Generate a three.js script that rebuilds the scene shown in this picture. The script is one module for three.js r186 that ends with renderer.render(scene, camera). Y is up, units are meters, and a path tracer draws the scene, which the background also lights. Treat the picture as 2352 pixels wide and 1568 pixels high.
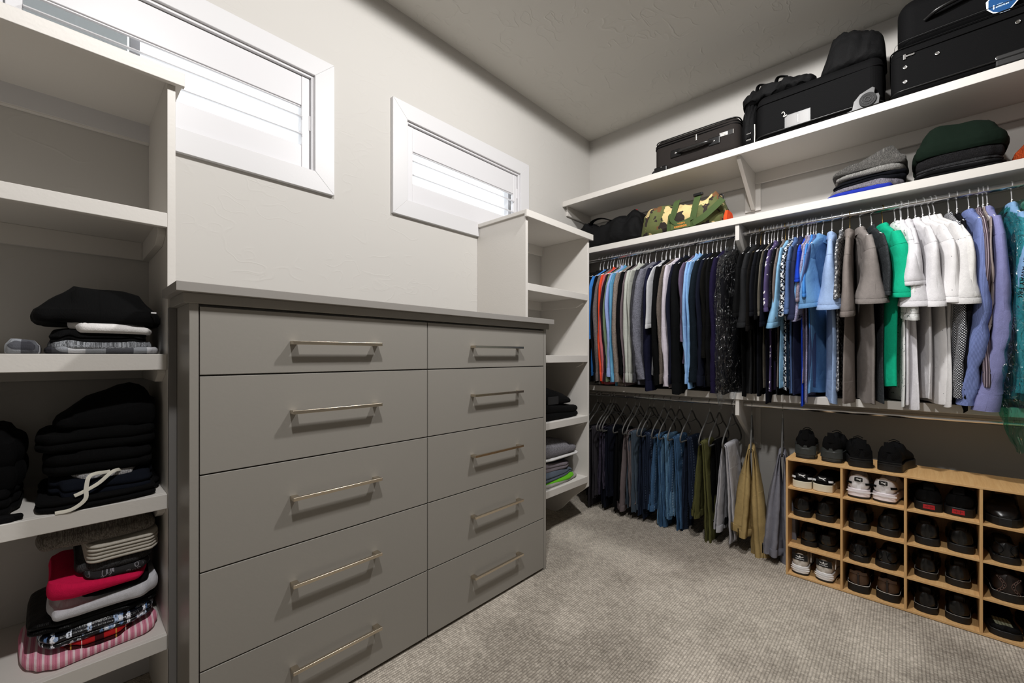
import * as THREE from 'three';
import { RoundedBoxGeometry } from 'three/addons/geometries/RoundedBoxGeometry.js';
import { mergeGeometries } from 'three/addons/utils/BufferGeometryUtils.js';
import { RectAreaLightUniformsLib } from 'three/addons/lights/RectAreaLightUniformsLib.js';

// ---------------------------------------------------------------- camera, sky, lamps, exposure
const W = 2352, H = 1568, FOCAL = 960.5, HORIZON = 817.7;
const renderer = new THREE.WebGLRenderer({ antialias: true });
renderer.toneMapping = THREE.LinearToneMapping;
renderer.toneMappingExposure = 1.06;
renderer.shadowMap.enabled = true;
const scene = new THREE.Scene();
const camera = new THREE.PerspectiveCamera(2 * Math.atan(H / 2 / FOCAL) * 180 / Math.PI, W / H, 0.05, 60);
const YAW = 46.975 * Math.PI / 180;
camera.position.set(-3.169, 1.15, 2.017);
camera.lookAt(-3.169 + Math.sin(YAW), 1.15, 2.017 - Math.cos(YAW));
camera.setViewOffset(W, H, 0, -(HORIZON - H / 2), W, H);
scene.background = new THREE.Color(0.92, 0.97, 1.0);          // bright overcast sky behind the two windows
scene.backgroundIntensity = 2.2;
RectAreaLightUniformsLib.init();
const CAN_LIGHT = 6.2;                                          // strength of each ceiling light
const CANS = [[-2.95, 1.68], [-1.5, 1.55]];
const CAN_COLOR = new THREE.Color(1.0, 0.985, 0.975);

// ---------------------------------------------------------------- helpers
const PI = Math.PI, sin = Math.sin, cos = Math.cos, abs = Math.abs, pow = Math.pow, min = Math.min, max = Math.max, hyp = Math.hypot;
const V = (x, y, z) => new THREE.Vector3(x, y, z);
const lerp = (a, b, t) => a + (b - a) * t;
const clamp = (x, a = 0, b = 1) => min(b, max(a, x));
const smooth = (a, b, x) => { const t = clamp((x - a) / (b - a)); return t * t * (3 - 2 * t); };
function rng(seed) { let s = (seed * 2654435761) >>> 0 || 1; return () => { s = (s + 0x6D2B79F5) >>> 0; let t = s; t = Math.imul(t ^ (t >>> 15), t | 1); t ^= t + Math.imul(t ^ (t >>> 7), t | 61); return ((t ^ (t >>> 14)) >>> 0) / 4294967296; }; }
function table(pts, t) { for (let i = 1; i < pts.length; i++) if (t <= pts[i][0] || i === pts.length - 1) { const a = pts[i - 1], b = pts[i]; const k = clamp((t - a[0]) / (b[0] - a[0])); const s = k * k * (3 - 2 * k); return a[1] + (b[1] - a[1]) * (0.5 * k + 0.5 * s); } return pts[0][1]; }
// tileable value noise
const HASH = (() => { const r = rng(77), a = new Float32Array(65536); for (let i = 0; i < a.length; i++) a[i] = r(); return a; })();
const hsh = (x, y, s) => HASH[((x * 374761 + y * 668265 + s * 9973) >>> 0) & 65535];
function vn(x, y, p = 1024, s = 0) { const xi = Math.floor(x), yi = Math.floor(y), fx = x - xi, fy = y - yi, u = fx * fx * (3 - 2 * fx), v = fy * fy * (3 - 2 * fy), m = (k) => ((k % p) + p) % p; const a = hsh(m(xi), m(yi), s), b = hsh(m(xi + 1), m(yi), s), c = hsh(m(xi), m(yi + 1), s), d = hsh(m(xi + 1), m(yi + 1), s); return lerp(lerp(a, b, u), lerp(c, d, u), v); }
function fbm(x, y, p, o = 4, s = 0) { let v = 0, a = 0.5, t = 0; for (let i = 0; i < o; i++) { v += a * vn(x, y, p, s + i * 7); t += a; x *= 2; y *= 2; p *= 2; a *= 0.5; } return v / t; }
function tex(w, h, fn, { srgb = true, rx = 1, ry = 1 } = {}) {
  const d = new Uint8Array(w * h * 4);
  for (let y = 0, i = 0; y < h; y++) for (let x = 0; x < w; x++, i += 4) { const c = fn(x, y); if (typeof c === 'number') { d[i] = d[i + 1] = d[i + 2] = clamp(c) * 255; } else { d[i] = c[0]; d[i + 1] = c[1]; d[i + 2] = c[2]; } d[i + 3] = 255; }
  const t = new THREE.DataTexture(d, w, h); t.wrapS = t.wrapT = THREE.RepeatWrapping; t.magFilter = THREE.LinearFilter; t.minFilter = THREE.LinearMipmapLinearFilter; t.generateMipmaps = true;
  if (srgb) t.colorSpace = THREE.SRGBColorSpace; t.repeat.set(rx, ry); t.needsUpdate = true; return t;
}
function canvasTex(w, h, draw) { const c = document.createElement('canvas'); c.width = w; c.height = h; draw(c.getContext('2d'), w, h); const t = new THREE.CanvasTexture(c); t.colorSpace = THREE.SRGBColorSpace; t.wrapS = t.wrapT = THREE.RepeatWrapping; return t; }
const rgb = (hex) => [(hex >> 16) & 255, (hex >> 8) & 255, hex & 255];
const mix3 = (a, b, t) => [lerp(a[0], b[0], t), lerp(a[1], b[1], t), lerp(a[2], b[2], t)];
function mat(color, o = {}) { return new (o.physical ? THREE.MeshPhysicalMaterial : THREE.MeshStandardMaterial)({ color, roughness: 0.6, ...Object.fromEntries(Object.entries(o).filter(([k]) => k !== 'physical')) }); }

const counts = {};
const numbered = (n) => { const k = counts[n] = (counts[n] ?? -1) + 1; return k ? n + '_' + String(k).padStart(3, '0') : n; };
const lit = (o) => { o.traverse((m) => { if (m.isMesh) { m.castShadow = true; m.receiveShadow = true; } }); return o; };
function tag(o, label, category, group) { o.userData.label = label; o.userData.category = category; if (group) o.userData.group = group; return o; }
function thing(name, label, category, [x, y, z] = [0, 0, 0], turn = 0, group) { const o = new THREE.Group(); o.name = numbered(name); o.position.set(x, y, z); o.rotation.y = turn; scene.add(o); return tag(o, label, category, group); }
function part(parent, name, geo, m, label) { const o = new THREE.Mesh(Array.isArray(geo) ? merge(geo) : geo, m); o.name = name; o.castShadow = o.receiveShadow = true; if (label) o.userData.label = label; parent.add(o); return o; }
function struct(name, geo, m, parent) { const o = new THREE.Mesh(Array.isArray(geo) ? merge(geo) : geo, m); o.name = name; o.castShadow = o.receiveShadow = true; if (!parent) o.userData.kind = 'structure'; (parent ?? scene).add(o); return o; }
function structGroup(name) { const o = new THREE.Group(); o.name = name; o.userData.kind = 'structure'; scene.add(o); return o; }
function clean(g) { g = g.index ? g.toNonIndexed() : g; for (const k of Object.keys(g.attributes)) if (!['position', 'normal', 'uv'].includes(k)) g.deleteAttribute(k); return g; }
const merge = (list) => list.length === 1 ? list[0] : mergeGeometries(list.map(clean));
// texture coordinates in metres from the face's main axis
function metreUV(g) { const p = g.attributes.position, n = g.attributes.normal, u = new Float32Array(p.count * 2); for (let i = 0; i < p.count; i++) { const ax = abs(n.getX(i)), ay = abs(n.getY(i)), az = abs(n.getZ(i)); if (ay >= ax && ay >= az) { u[2 * i] = p.getX(i); u[2 * i + 1] = p.getZ(i); } else if (ax >= az) { u[2 * i] = p.getZ(i); u[2 * i + 1] = p.getY(i); } else { u[2 * i] = p.getX(i); u[2 * i + 1] = p.getY(i); } } g.setAttribute('uv', new THREE.BufferAttribute(u, 2)); return g; }
// box from corner to corner with a small rounded edge
function bx(x0, x1, y0, y1, z0, z1, r = 0.0015, seg = 1) { const w = x1 - x0, h = y1 - y0, d = z1 - z0; const g = new RoundedBoxGeometry(w, h, d, seg, min(r, w / 2.1, h / 2.1, d / 2.1)); g.translate((x0 + x1) / 2, (y0 + y1) / 2, (z0 + z1) / 2); return metreUV(g); }
function tube(pts, r, radial = 8, seg, closed = false) { const c = new THREE.CatmullRomCurve3(pts.map((p) => V(...p)), closed, 'centripetal'); return new THREE.TubeGeometry(c, seg ?? pts.length * 4, r, radial, closed); }
// closed rings lofted into a skin; uv in metres along the ring and along the length
function loft(rings, { cap0 = false, cap1 = false } = {}) {
  const R = rings.length, N = rings[0].length, pos = [], uv = [], idx = []; let vlen = 0;
  for (let i = 0; i < R; i++) { if (i) { let s = 0; for (let j = 0; j < N; j += 3) s += hyp(rings[i][j][0] - rings[i - 1][j][0], rings[i][j][1] - rings[i - 1][j][1], rings[i][j][2] - rings[i - 1][j][2]); vlen += s / Math.ceil(N / 3); } let u = 0; for (let j = 0; j <= N; j++) { const p = rings[i][j % N]; if (j) { const q = rings[i][j - 1]; u += hyp(p[0] - q[0], p[1] - q[1], p[2] - q[2]); } pos.push(p[0], p[1], p[2]); uv.push(u, vlen); } const st = uv.length - 2 * (N + 1); for (let j = 0; j <= N; j++) uv[st + 2 * j] -= u / 2; }
  for (let i = 0; i < R - 1; i++) for (let j = 0; j < N; j++) { const a = i * (N + 1) + j, b = a + 1, c = a + N + 1, d = c + 1; idx.push(a, c, b, b, c, d); }
  const cap = (i, flip) => { const base = pos.length / 3; let cx = 0, cy = 0, cz = 0; for (const p of rings[i]) { cx += p[0] / N; cy += p[1] / N; cz += p[2] / N; } pos.push(cx, cy, cz); uv.push(0, 0); for (let j = 0; j <= N; j++) { const p = rings[i][j % N]; pos.push(p[0], p[1], p[2]); uv.push(p[0] - cx, p[2] - cz + p[1] - cy); } for (let j = 0; j < N; j++) flip ? idx.push(base, base + 1 + j, base + 2 + j) : idx.push(base, base + 2 + j, base + 1 + j); };
  if (cap0) cap(0, true); if (cap1) cap(R - 1, false);
  const g = new THREE.BufferGeometry(); g.setAttribute('position', new THREE.Float32BufferAttribute(pos, 3)); g.setAttribute('uv', new THREE.Float32BufferAttribute(uv, 2)); g.setIndex(idx); g.computeVertexNormals();
  const n = g.attributes.normal; for (let i = 0; i < R; i++) { const a = i * (N + 1), b = a + N; const s = V(n.getX(a) + n.getX(b), n.getY(a) + n.getY(b), n.getZ(a) + n.getZ(b)).normalize(); n.setXYZ(a, s.x, s.y, s.z); n.setXYZ(b, s.x, s.y, s.z); }
  return g;
}
const moved = (g, x = 0, y = 0, z = 0, ry = 0, rx = 0, rz = 0) => { if (rx) g.rotateX(rx); if (rz) g.rotateZ(rz); if (ry) g.rotateY(ry); g.translate(x, y, z); return g; };
function extrude(pts, depth, bevel = 0.001) { const s = new THREE.Shape(pts.map((p) => new THREE.Vector2(p[0], p[1]))); return new THREE.ExtrudeGeometry(s, { depth, bevelEnabled: bevel > 0, bevelSize: bevel, bevelThickness: bevel, bevelOffset: -bevel, bevelSegments: 1, curveSegments: 16 }); }
// the outline of a panel in the y-z plane, thick along x
function sidePanel(pts, x0, x1) { const g = extrude(pts, x1 - x0 - 0.002, 0.001); g.rotateY(-PI / 2); g.translate(x1 - 0.001, 0, 0); return metreUV(g); }

// ---------------------------------------------------------------- surfaces
const wallBump = tex(1024, 1024, (x, y) => { const s = 1 / 1024; const wx = x + 50 * fbm(x * s * 9, y * s * 9, 9, 3, 3), wy = y + 50 * fbm(x * s * 9, y * s * 9, 9, 3, 5); const stroke = (k, sd) => { const a = fbm(wx * s * k, wy * s * k * 1.7, k, 2, sd); return pow(clamp(1 - abs(a - 0.5) * 22), 1.3) * smooth(0.5, 0.66, fbm(x * s * 11, y * s * 11, 11, 2, sd + 10)); }; const ridge = max(stroke(9, 11), 0.8 * stroke(15, 41)); return 0.3 + 0.5 * ridge + 0.16 * fbm(x * s * 26, y * s * 26, 26, 4, 31); }, { srgb: false, rx: 1 / 1.3, ry: 1 / 1.3 });
const paintBump = tex(256, 256, (x, y) => fbm(x / 8, y / 8, 32, 3, 9), { srgb: false, rx: 1 / 0.2, ry: 1 / 0.2 });
const wallMat = mat(0xbfbcb7, { roughness: 0.88, bumpMap: wallBump, bumpScale: 0.0011 });
const ceilingMat = mat(0xc9c6bf, { roughness: 0.92, bumpMap: wallBump, bumpScale: 0.004 });
const trimMat = mat(0xcdcccd, { roughness: 0.42, bumpMap: paintBump, bumpScale: 0.0001 });
const shutterMat = mat(0xd0cfd1, { roughness: 0.4 });
const shelfMat = mat(0xd3cfc9, { roughness: 0.5, bumpMap: paintBump, bumpScale: 0.00018 });
const dresserMat = mat(0x8f8b84, { roughness: 0.42, bumpMap: paintBump, bumpScale: 0.0001 });
const counterMat = mat(0x95918c, { roughness: 0.3 });
const steelMat = mat(0xcfc4b2, { roughness: 0.24, metalness: 1 });
const chromeMat = mat(0xd8d8d8, { roughness: 0.16, metalness: 1 });
const blackRubber = mat(0x0b0b0b, { roughness: 0.7 });

// ---------------------------------------------------------------- room shell
const RX0 = -6.6, RZ1 = 6.2, SZ1 = 3.4, CEIL = 3.045, T = 0.16;
{
  // carpet: rows of small loops running along x, with darker and lighter trodden patches
  const R = 2048, size = 2.4, px = size / R;
  const carpet = tex(R, R, (x, y) => {
    const row = y * px / 0.0104, k = Math.floor(row), ph = x * px / 0.0075 + (k % 2) * 0.5;
    const n = hsh(Math.floor(ph) & 1023, k & 1023, 3), n2 = hsh(x & 1023, y & 1023, 8);
    const loop = (0.35 + 0.65 * pow(abs(sin(row * PI)), 0.7)) * (0.62 + 0.38 * abs(sin(ph * PI)));
    const patch = fbm(x / R * 5, y / R * 5, 5, 4, 41), tuft = fbm(x / R * 90, y / R * 90, 90, 2, 51);
    const v = 0.42 + 0.36 * loop + 0.34 * (n - 0.5) + 0.26 * (n2 - 0.5) + 0.36 * (smooth(0.35, 0.65, patch) - 0.5) + 0.16 * (tuft - 0.5);
    return mix3([106, 98, 88], [231, 221, 206], clamp(v * 0.84));
  }, { rx: 1 / size, ry: 1 / size });
  const loopBump = tex(512, 512, (x, y) => { const row = y / 512 * 20, k = Math.floor(row), ph = x / 512 * 28 + (k % 2) * 0.5; return clamp(pow(abs(sin(row * PI)), 0.6) * (0.55 + 0.45 * abs(sin(ph * PI))) * (0.75 + 0.4 * hsh(Math.floor(ph) % 28, k, 6))); }, { srgb: false, rx: 1 / 0.208, ry: 1 / 0.208 });
  const g = new THREE.BoxGeometry(-RX0 + 2 * T, 0.1, RZ1 + 2 * T); g.translate(RX0 / 2, -0.05, RZ1 / 2); metreUV(g);
  struct('floor', g, mat(0xffffff, { roughness: 0.97, map: carpet, bumpMap: loopBump, bumpScale: 0.004 }));
}
const WINS = [[-3.399, -2.281], [-1.964, -0.846]].map(([a, b]) => ({ x0: a, x1: b, y0: 1.922, y1: 2.546 }));
{
  const s = new THREE.Shape([[RX0 - T, -0.1], [T, -0.1], [T, CEIL + 0.1], [RX0 - T, CEIL + 0.1]].map((p) => new THREE.Vector2(...p)));
  for (const w of WINS) { const h = new THREE.Path(); const a = w.x0 + 0.085, b = w.x1 - 0.085, c = w.y0 + 0.085, d = w.y1 - 0.085; h.moveTo(a, c); h.lineTo(a, d); h.lineTo(b, d); h.lineTo(b, c); s.holes.push(h); }
  const g = new THREE.ExtrudeGeometry(s, { depth: T, bevelEnabled: false }); g.translate(0, 0, -T);
  struct('wall_left', metreUV(g), wallMat);
  struct('wall_back', bx(0, T, -0.1, CEIL + 0.1, 0, RZ1 + T, 0), wallMat);
  struct('wall_right', bx(RX0 - T, 0, -0.1, CEIL + 0.1, RZ1, RZ1 + T, 0), wallMat);
  struct('wall_front', bx(RX0 - T, RX0, -0.1, CEIL + 0.1, 0, RZ1, 0), wallMat);
  const c = new THREE.Shape([[RX0 - T, -T], [T, -T], [T, RZ1 + T], [RX0 - T, RZ1 + T]].map((p) => new THREE.Vector2(...p)));
  const cg = new THREE.ExtrudeGeometry(c, { depth: 0.14, bevelEnabled: false, curveSegments: 32 }); cg.rotateX(PI / 2); cg.translate(0, CEIL + 0.14, 0);
  struct('ceiling', metreUV(cg), ceilingMat);
  // baseboards
  const bb = (name, g) => struct(name, g, trimMat);
  bb('baseboard_left', [bx(RX0, 0, 0, 0.085, 0, 0.013, 0.003)]);
  bb('baseboard_back', [bx(-0.013, 0, 0, 0.085, 0.013, RZ1, 0.003)]);
  bb('baseboard_right', [bx(RX0, -0.013, 0, 0.085, RZ1 - 0.013, RZ1, 0.003)]);
}
for (const [i, [x, z]] of CANS.entries()) {
  const t = thing('ceiling_light', i ? 'flat round ceiling light nearer the hanging clothes' : 'flat round ceiling light above the camera side of the dresser', 'light', [x, CEIL, z], 0);
  const ring = new THREE.LatheGeometry([[0.07, -0.018], [0.074, -0.02], [0.088, -0.016], [0.092, -0.008], [0.092, 0.0]].map((p) => new THREE.Vector2(...p)), 40);
  part(t, 'trim_ring', ring, trimMat);
  const disc = new THREE.CylinderGeometry(0.0705, 0.0705, 0.015, 32); disc.translate(0, -0.0105, 0);
  part(t, 'diffuser', disc, mat(0xffffff, { emissive: CAN_COLOR, emissiveIntensity: 3 }));
  const l = new THREE.SpotLight(CAN_COLOR, CAN_LIGHT, 0, 89.6 * PI / 180, 0.02, 2); l.position.set(x, CEIL - 0.066, z); l.target.position.set(x, 0, z); l.castShadow = true; l.shadow.radius = 2.2; l.shadow.mapSize.set(2048, 2048); scene.add(l, l.target);
  const a = new THREE.RectAreaLight(CAN_COLOR, CAN_LIGHT * 0.75 / (0.124 * 0.124), 0.124, 0.124); a.position.set(x, CEIL - 0.0215, z); a.lookAt(x, 0, z); scene.add(a);
}

// ---------------------------------------------------------------- windows with plantation shutters
const glassMat = new THREE.MeshPhysicalMaterial({ color: 0xffffff, roughness: 0, transmission: 1, thickness: 0, ior: 1.45 });
const meshScreen = mat(0x76827c, { roughness: 0.8, transparent: true, opacity: 0.62 });
WINS.forEach((w, i) => {
  const g = structGroup('window_' + (i + 1)); const { x0, x1, y0, y1 } = w, C = 0.09, th = 0.02;
  // mitred casing
  const mitre = (pts) => metreUV(extrude(pts, th - 0.003, 0.0015).translate(0, 0, 0.0015));
  part(g, 'casing', mitre([[x0, y0], [x1, y0], [x1 - C, y0 + C], [x0 + C, y0 + C]]), trimMat);
  part(g, 'casing', mitre([[x1, y0], [x1, y1], [x1 - C, y1 - C], [x1 - C, y0 + C]]), trimMat);
  part(g, 'casing', mitre([[x1, y1], [x0, y1], [x0 + C, y1 - C], [x1 - C, y1 - C]]), trimMat);
  part(g, 'casing', mitre([[x0, y1], [x0, y0], [x0 + C, y0 + C], [x0 + C, y1 - C]]), trimMat);
  const a = x0 + C, b = x1 - C, c = y0 + C, d = y1 - C;
  // shutter frame lining the opening
  part(g, 'shutter_frame', [bx(a, a + 0.012, c, d, -0.05, 0.006), bx(b - 0.012, b, c, d, -0.05, 0.006), bx(a + 0.012, b - 0.012, d - 0.012, d, -0.05, 0.006), bx(a + 0.012, b - 0.012, c, c + 0.006, -0.05, 0.006)], shutterMat);
  const pa = a + 0.015, pb = b - 0.015, pc = c + 0.008, pd = d - 0.015, S = 0.036;
  part(g, 'stile', bx(pa, pa + S, pc, pd, -0.034, -0.006, 0.003), shutterMat);
  part(g, 'stile', bx(pb - S, pb, pc, pd, -0.034, -0.006, 0.003), shutterMat);
  part(g, 'top_rail', [bx(pa + S, pb - S, 2.307, pd, -0.032, -0.008, 0.002), bx(pa + S, pb - S, 2.301, 2.309, -0.026, -0.014, 0.002)], shutterMat);
  part(g, 'bottom_rail', [bx(pa + S, pb - S, pc, 2.122, -0.032, -0.008, 0.002), bx(pa + S, pb - S, 2.12, 2.128, -0.026, -0.014, 0.002)], shutterMat);
  for (const ly of [2.259, 2.18]) {
    const n = 20, ring = []; for (let k = 0; k < n; k++) { const t = k / n * 2 * PI; ring.push([cos(t) * 0.031, sin(t) * 0.0055 * (1 - 0.35 * abs(cos(t)))]); }
    const ang = 0.42, mk = (x) => ring.map(([p, q]) => [x, ly + p * sin(ang) * -1 + q * cos(ang), -0.02 + p * cos(ang) + q * sin(ang)]);
    part(g, 'louver', loft([mk(pa + S + 0.001), mk(pb - S - 0.001)], { cap0: true, cap1: true }), shutterMat);
  }
  part(g, 'hinge', bx(pb - 0.004, pb + 0.006, i ? 2.28 : 2.2, i ? 2.35 : 2.27, -0.01, -0.003, 0.002), shutterMat);
  // slider window in the wall behind the shutter
  const F = 0.022, zf0 = -0.15, zf1 = -0.085, mx = (a + b) / 2 - 0.146;
  part(g, 'window_frame', [bx(a, a + F, c, d, zf0, zf1), bx(b - F, b, c, d, zf0, zf1), bx(a + F, b - F, d - F, d, zf0, zf1), bx(a + F, b - F, c, c + F, zf0, zf1)], shutterMat);
  if (i) part(g, 'glass', bx(a + F, b - F, c + F, d - F, -0.122, -0.12, 0), glassMat);
  else {
    part(g, 'sash_rail', bx(mx - 0.014, mx + 0.014, c + F, d - F, zf0 + 0.01, zf1 - 0.01), shutterMat);
    part(g, 'glass', bx(a + F, mx - 0.014, c + F, d - F, -0.122, -0.12, 0), glassMat);
    part(g, 'glass', bx(mx + 0.014, b - F, c + F, d - F, -0.122, -0.12, 0), glassMat);
  }
  if (!i) part(g, 'insect_screen', bx(a + F, mx - 0.018, c + F, d - F, -0.142, -0.1415, 0), meshScreen);
});

// ---------------------------------------------------------------- dresser
{
  const t = thing('dresser', 'tall grey built-in dresser with ten drawers and long bar handles', 'dresser');
  const X0 = -2.938, X1 = -1.39, ZF = 0.608, TOP = 1.294;
  const side = [[0, 0.0], [ZF, 0.0], [ZF, TOP], [0, TOP]].map(([z, y]) => [z, y]);
  part(t, 'side_panel', sidePanel(side, X0, X0 + 0.021), dresserMat);
  part(t, 'side_panel', sidePanel(side, X1 - 0.019, X1), dresserMat);
  part(t, 'carcass', [bx(X0 + 0.021, X1 - 0.019, 0.012, TOP, 0.02, ZF - 0.03, 0), bx(X0 + 0.021, X1 - 0.019, 0, 0.013, 0.02, ZF - 0.09, 0)], dresserMat);
  part(t, 'filler_strip', bx(X0 - 0.0195, X0 - 0.0005, 0.0, TOP, 0.412, 0.43, 0.001), mat(0x6f6d6b, { roughness: 0.4 }), 'narrow grey filler strip beside the left shelf tower');
  const cols = [[-2.9145, -2.164], [-2.16, -1.4115]], rows = [[1.0985, 1.2865], [0.824, 1.094], [0.555, 0.820], [0.282, 0.551], [0.014, 0.278]], hand = [[-2.685, -2.382], [-1.931, -1.609]], hy = [1.192, 0.975, 0.705, 0.434, 0.165];
  for (let c = 0; c < 2; c++) rows.forEach(([y0, y1], r) => {
    const dr = part(t, 'drawer', bx(cols[c][0], cols[c][1], y0, y1, ZF - 0.02, ZF, 0.0012), dresserMat);
    const [a, b] = hand[c], y = hy[r], s = 0.0055;
    part(dr, 'handle', [bx(a, b, y - s, y + s, ZF + 0.024, ZF + 0.034, 0.001), bx(a + 0.001, a + 0.022, y - s * 0.98, y + s * 0.98, ZF + 0.0, ZF + 0.03, 0.001), bx(b - 0.022, b - 0.001, y - s * 0.98, y + s * 0.98, ZF + 0.0, ZF + 0.03, 0.001)], steelMat);
  });
  const A = [[-2.936, -0.02], [-1.376, -0.02], [-1.376, -0.6175], [-2.952, -0.6175], [-2.952, -0.409], [-2.936, -0.409]];
  const ag = extrude(A, 0.0255, 0.001); ag.rotateX(-PI / 2); ag.translate(0, 1.295, 0); part(t, 'apron_molding', metreUV(ag), dresserMat);
  const L = [[-2.936, -0.002], [-1.358, -0.002], [-1.358, -0.639], [-2.97, -0.639], [-2.97, -0.409], [-2.936, -0.409]];
  const cg = extrude(L, 0.0235, 0.0012); cg.rotateX(-PI / 2); cg.translate(0, 1.3227, 0); part(t, 'countertop', metreUV(cg), counterMat, 'flat grey countertop overhanging the drawers');
}

// ---------------------------------------------------------------- shelf towers
const SH = [[1.536, 1.579], [1.109, 1.156], [0.693, 0.737], [0.271, 0.315]];
function tower(label, x0, x1, zf, top, sideCleat) {
  const t = thing('shelf_tower', label, 'shelving'), p = 0.0195, b = top[1] - 0.0225;
  const prof = (full) => full ? [[0.001, 0], [zf, 0], [zf, b], [0.001, b]] : [[0.001, 0], [0.14, 0], [0.19, 0.035], [0.29, 0.14], [zf, 0.242], [zf, b], [0.001, b]];
  part(t, 'side_panel', sidePanel(prof(!sideCleat), x0, x0 + p), shelfMat);
  part(t, 'side_panel', sidePanel(prof(!sideCleat), x1 - p, x1), shelfMat);
  const shelf = (a, c, y0, y1, z, n) => { const s = part(t, n, bx(a, c, y1 - 0.022, y1, 0.001, z - 0.018), shelfMat); part(s, 'nosing', bx(a, c, y0, y1, z - 0.018, z, 0.002), shelfMat); return s; };
  shelf(x0 - 0.014, x1 + (sideCleat ? 0.024 : 0.02), top[0], top[1], top[2], 'top_board');
  for (const [y0, y1] of SH) {
    shelf(x0 + p, x1 - p, y0, y1, zf + 0.0005, 'shelf');
    part(t, 'cleat', bx(x0 + p + 0.019, x1 - p - 0.019, y1 - 0.085, y1 - 0.022, 0.001, 0.019), shelfMat);
    for (const [a, c] of [[x0 + p, x0 + p + 0.019], [x1 - p - 0.019, x1 - p]]) part(t, 'cleat', metreUV(sidePanel([[0.001, y1 - 0.085], [zf - 0.085, y1 - 0.085], [zf - 0.03, y1 - 0.06], [zf - 0.03, y1 - 0.022], [0.001, y1 - 0.022]], a, c)), shelfMat);
  }
  part(t, 'cleat', bx(x0 + p, x1 - p, top[1] - 0.09, top[1] - 0.022, 0.001, 0.019), shelfMat);
  return t;
}
tower('tall white shelf tower left of the dresser, holding folded dark clothes', -3.618, -2.938, 0.406, [1.966, 2.007, 0.4255], false);
tower('narrow white shelf tower in the corner right of the dresser', -1.337, -0.664, 0.417, [1.958, 1.999, 0.4365], true);

// ---------------------------------------------------------------- wall shelves, brackets and rods
const BZ = 1.288;
function wallShelf(label, zA, y0, y1, xf, bracket) {
  const t = thing('wall_shelf', label, 'shelf');
  const s = part(t, 'shelf_board', bx(xf + 0.018, -0.001, y1 - 0.03, y1, zA, SZ1 - 0.001), shelfMat); part(s, 'nosing', bx(xf, xf + 0.018, y0, y1, zA, SZ1 - 0.001, 0.002), shelfMat);
  part(t, 'cleat', bx(-0.023, -0.0045, y1 - 0.105, y1 - 0.03, 0.02, SZ1 - 0.001), shelfMat);
  part(t, 'cleat', metreUV(bx(xf + 0.05, -0.019, y1 - 0.105, y1 - 0.03, 0.001, 0.019)), shelfMat);
  bracket(t, BZ); bracket(t, BZ + 1.3); return t;
}
// bracket outline in x-y, thick along z
const plate = (pts, z0, z1) => metreUV(extrude(pts, z1 - z0 - 0.002, 0.001).translate(0, 0, z0 + 0.001));
wallShelf('uppermost white wall shelf loaded with black suitcases', 0.001, 2.36, 2.402, -0.41, (t, BZ) => {
  part(t, 'backplate', bx(-0.013, -0.001, 2.122, 2.296, BZ - 0.052, BZ + 0.042), shelfMat);
  part(t, 'bracket', plate([[-0.365, 2.371], [-0.02, 2.371], [-0.0135, 2.371], [-0.0135, 2.128], [-0.035, 2.128], [-0.365, 2.35]], BZ - 0.011, BZ + 0.011), shelfMat);
});
const lowBracket = (y) => (t, BZ) => {
  part(t, 'backplate', bx(-0.013, -0.001, y - 0.36, y - 0.076, BZ - 0.052, BZ + 0.042), shelfMat);
  part(t, 'bracket', plate([[-0.395, y], [-0.0135, y], [-0.0135, y - 0.33], [-0.04, y - 0.33], [-0.395, y - 0.105]], BZ - 0.011, BZ + 0.011), shelfMat);
};
wallShelf('white wall shelf with bags and folded sweaters above the upper clothes rod', 0.001, 1.944, 1.986, -0.405, lowBracket(1.955));
wallShelf('low white wall shelf above the trousers, mostly hidden by hanging shirts', 0.001, 0.889, 0.93, -0.402, lowBracket(0.899));
const ROD = { x: -0.3, y: 1.906, r: 0.0155 }, LOW = { x: -0.3, y: 0.853, r: 0.0145 };
for (const [R, label] of [[ROD, 'upper chrome clothes rod carrying the shirts'], [LOW, 'lower chrome clothes rod carrying the trousers']]) {
  const t = thing('closet_rod', label, 'rod', [R.x, R.y, 0]);
  part(t, 'pole', new THREE.CylinderGeometry(R.r, R.r, SZ1 - 0.024, 20).rotateX(PI / 2).translate(0, 0, 0.012 + (SZ1 - 0.024) / 2), chromeMat);
  for (const z of [0.001, SZ1 - 0.013]) part(t, 'rod_socket', new THREE.CylinderGeometry(0.03, 0.03, 0.012, 24).rotateX(PI / 2).translate(0, 0, z + 0.006), chromeMat);
}
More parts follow.
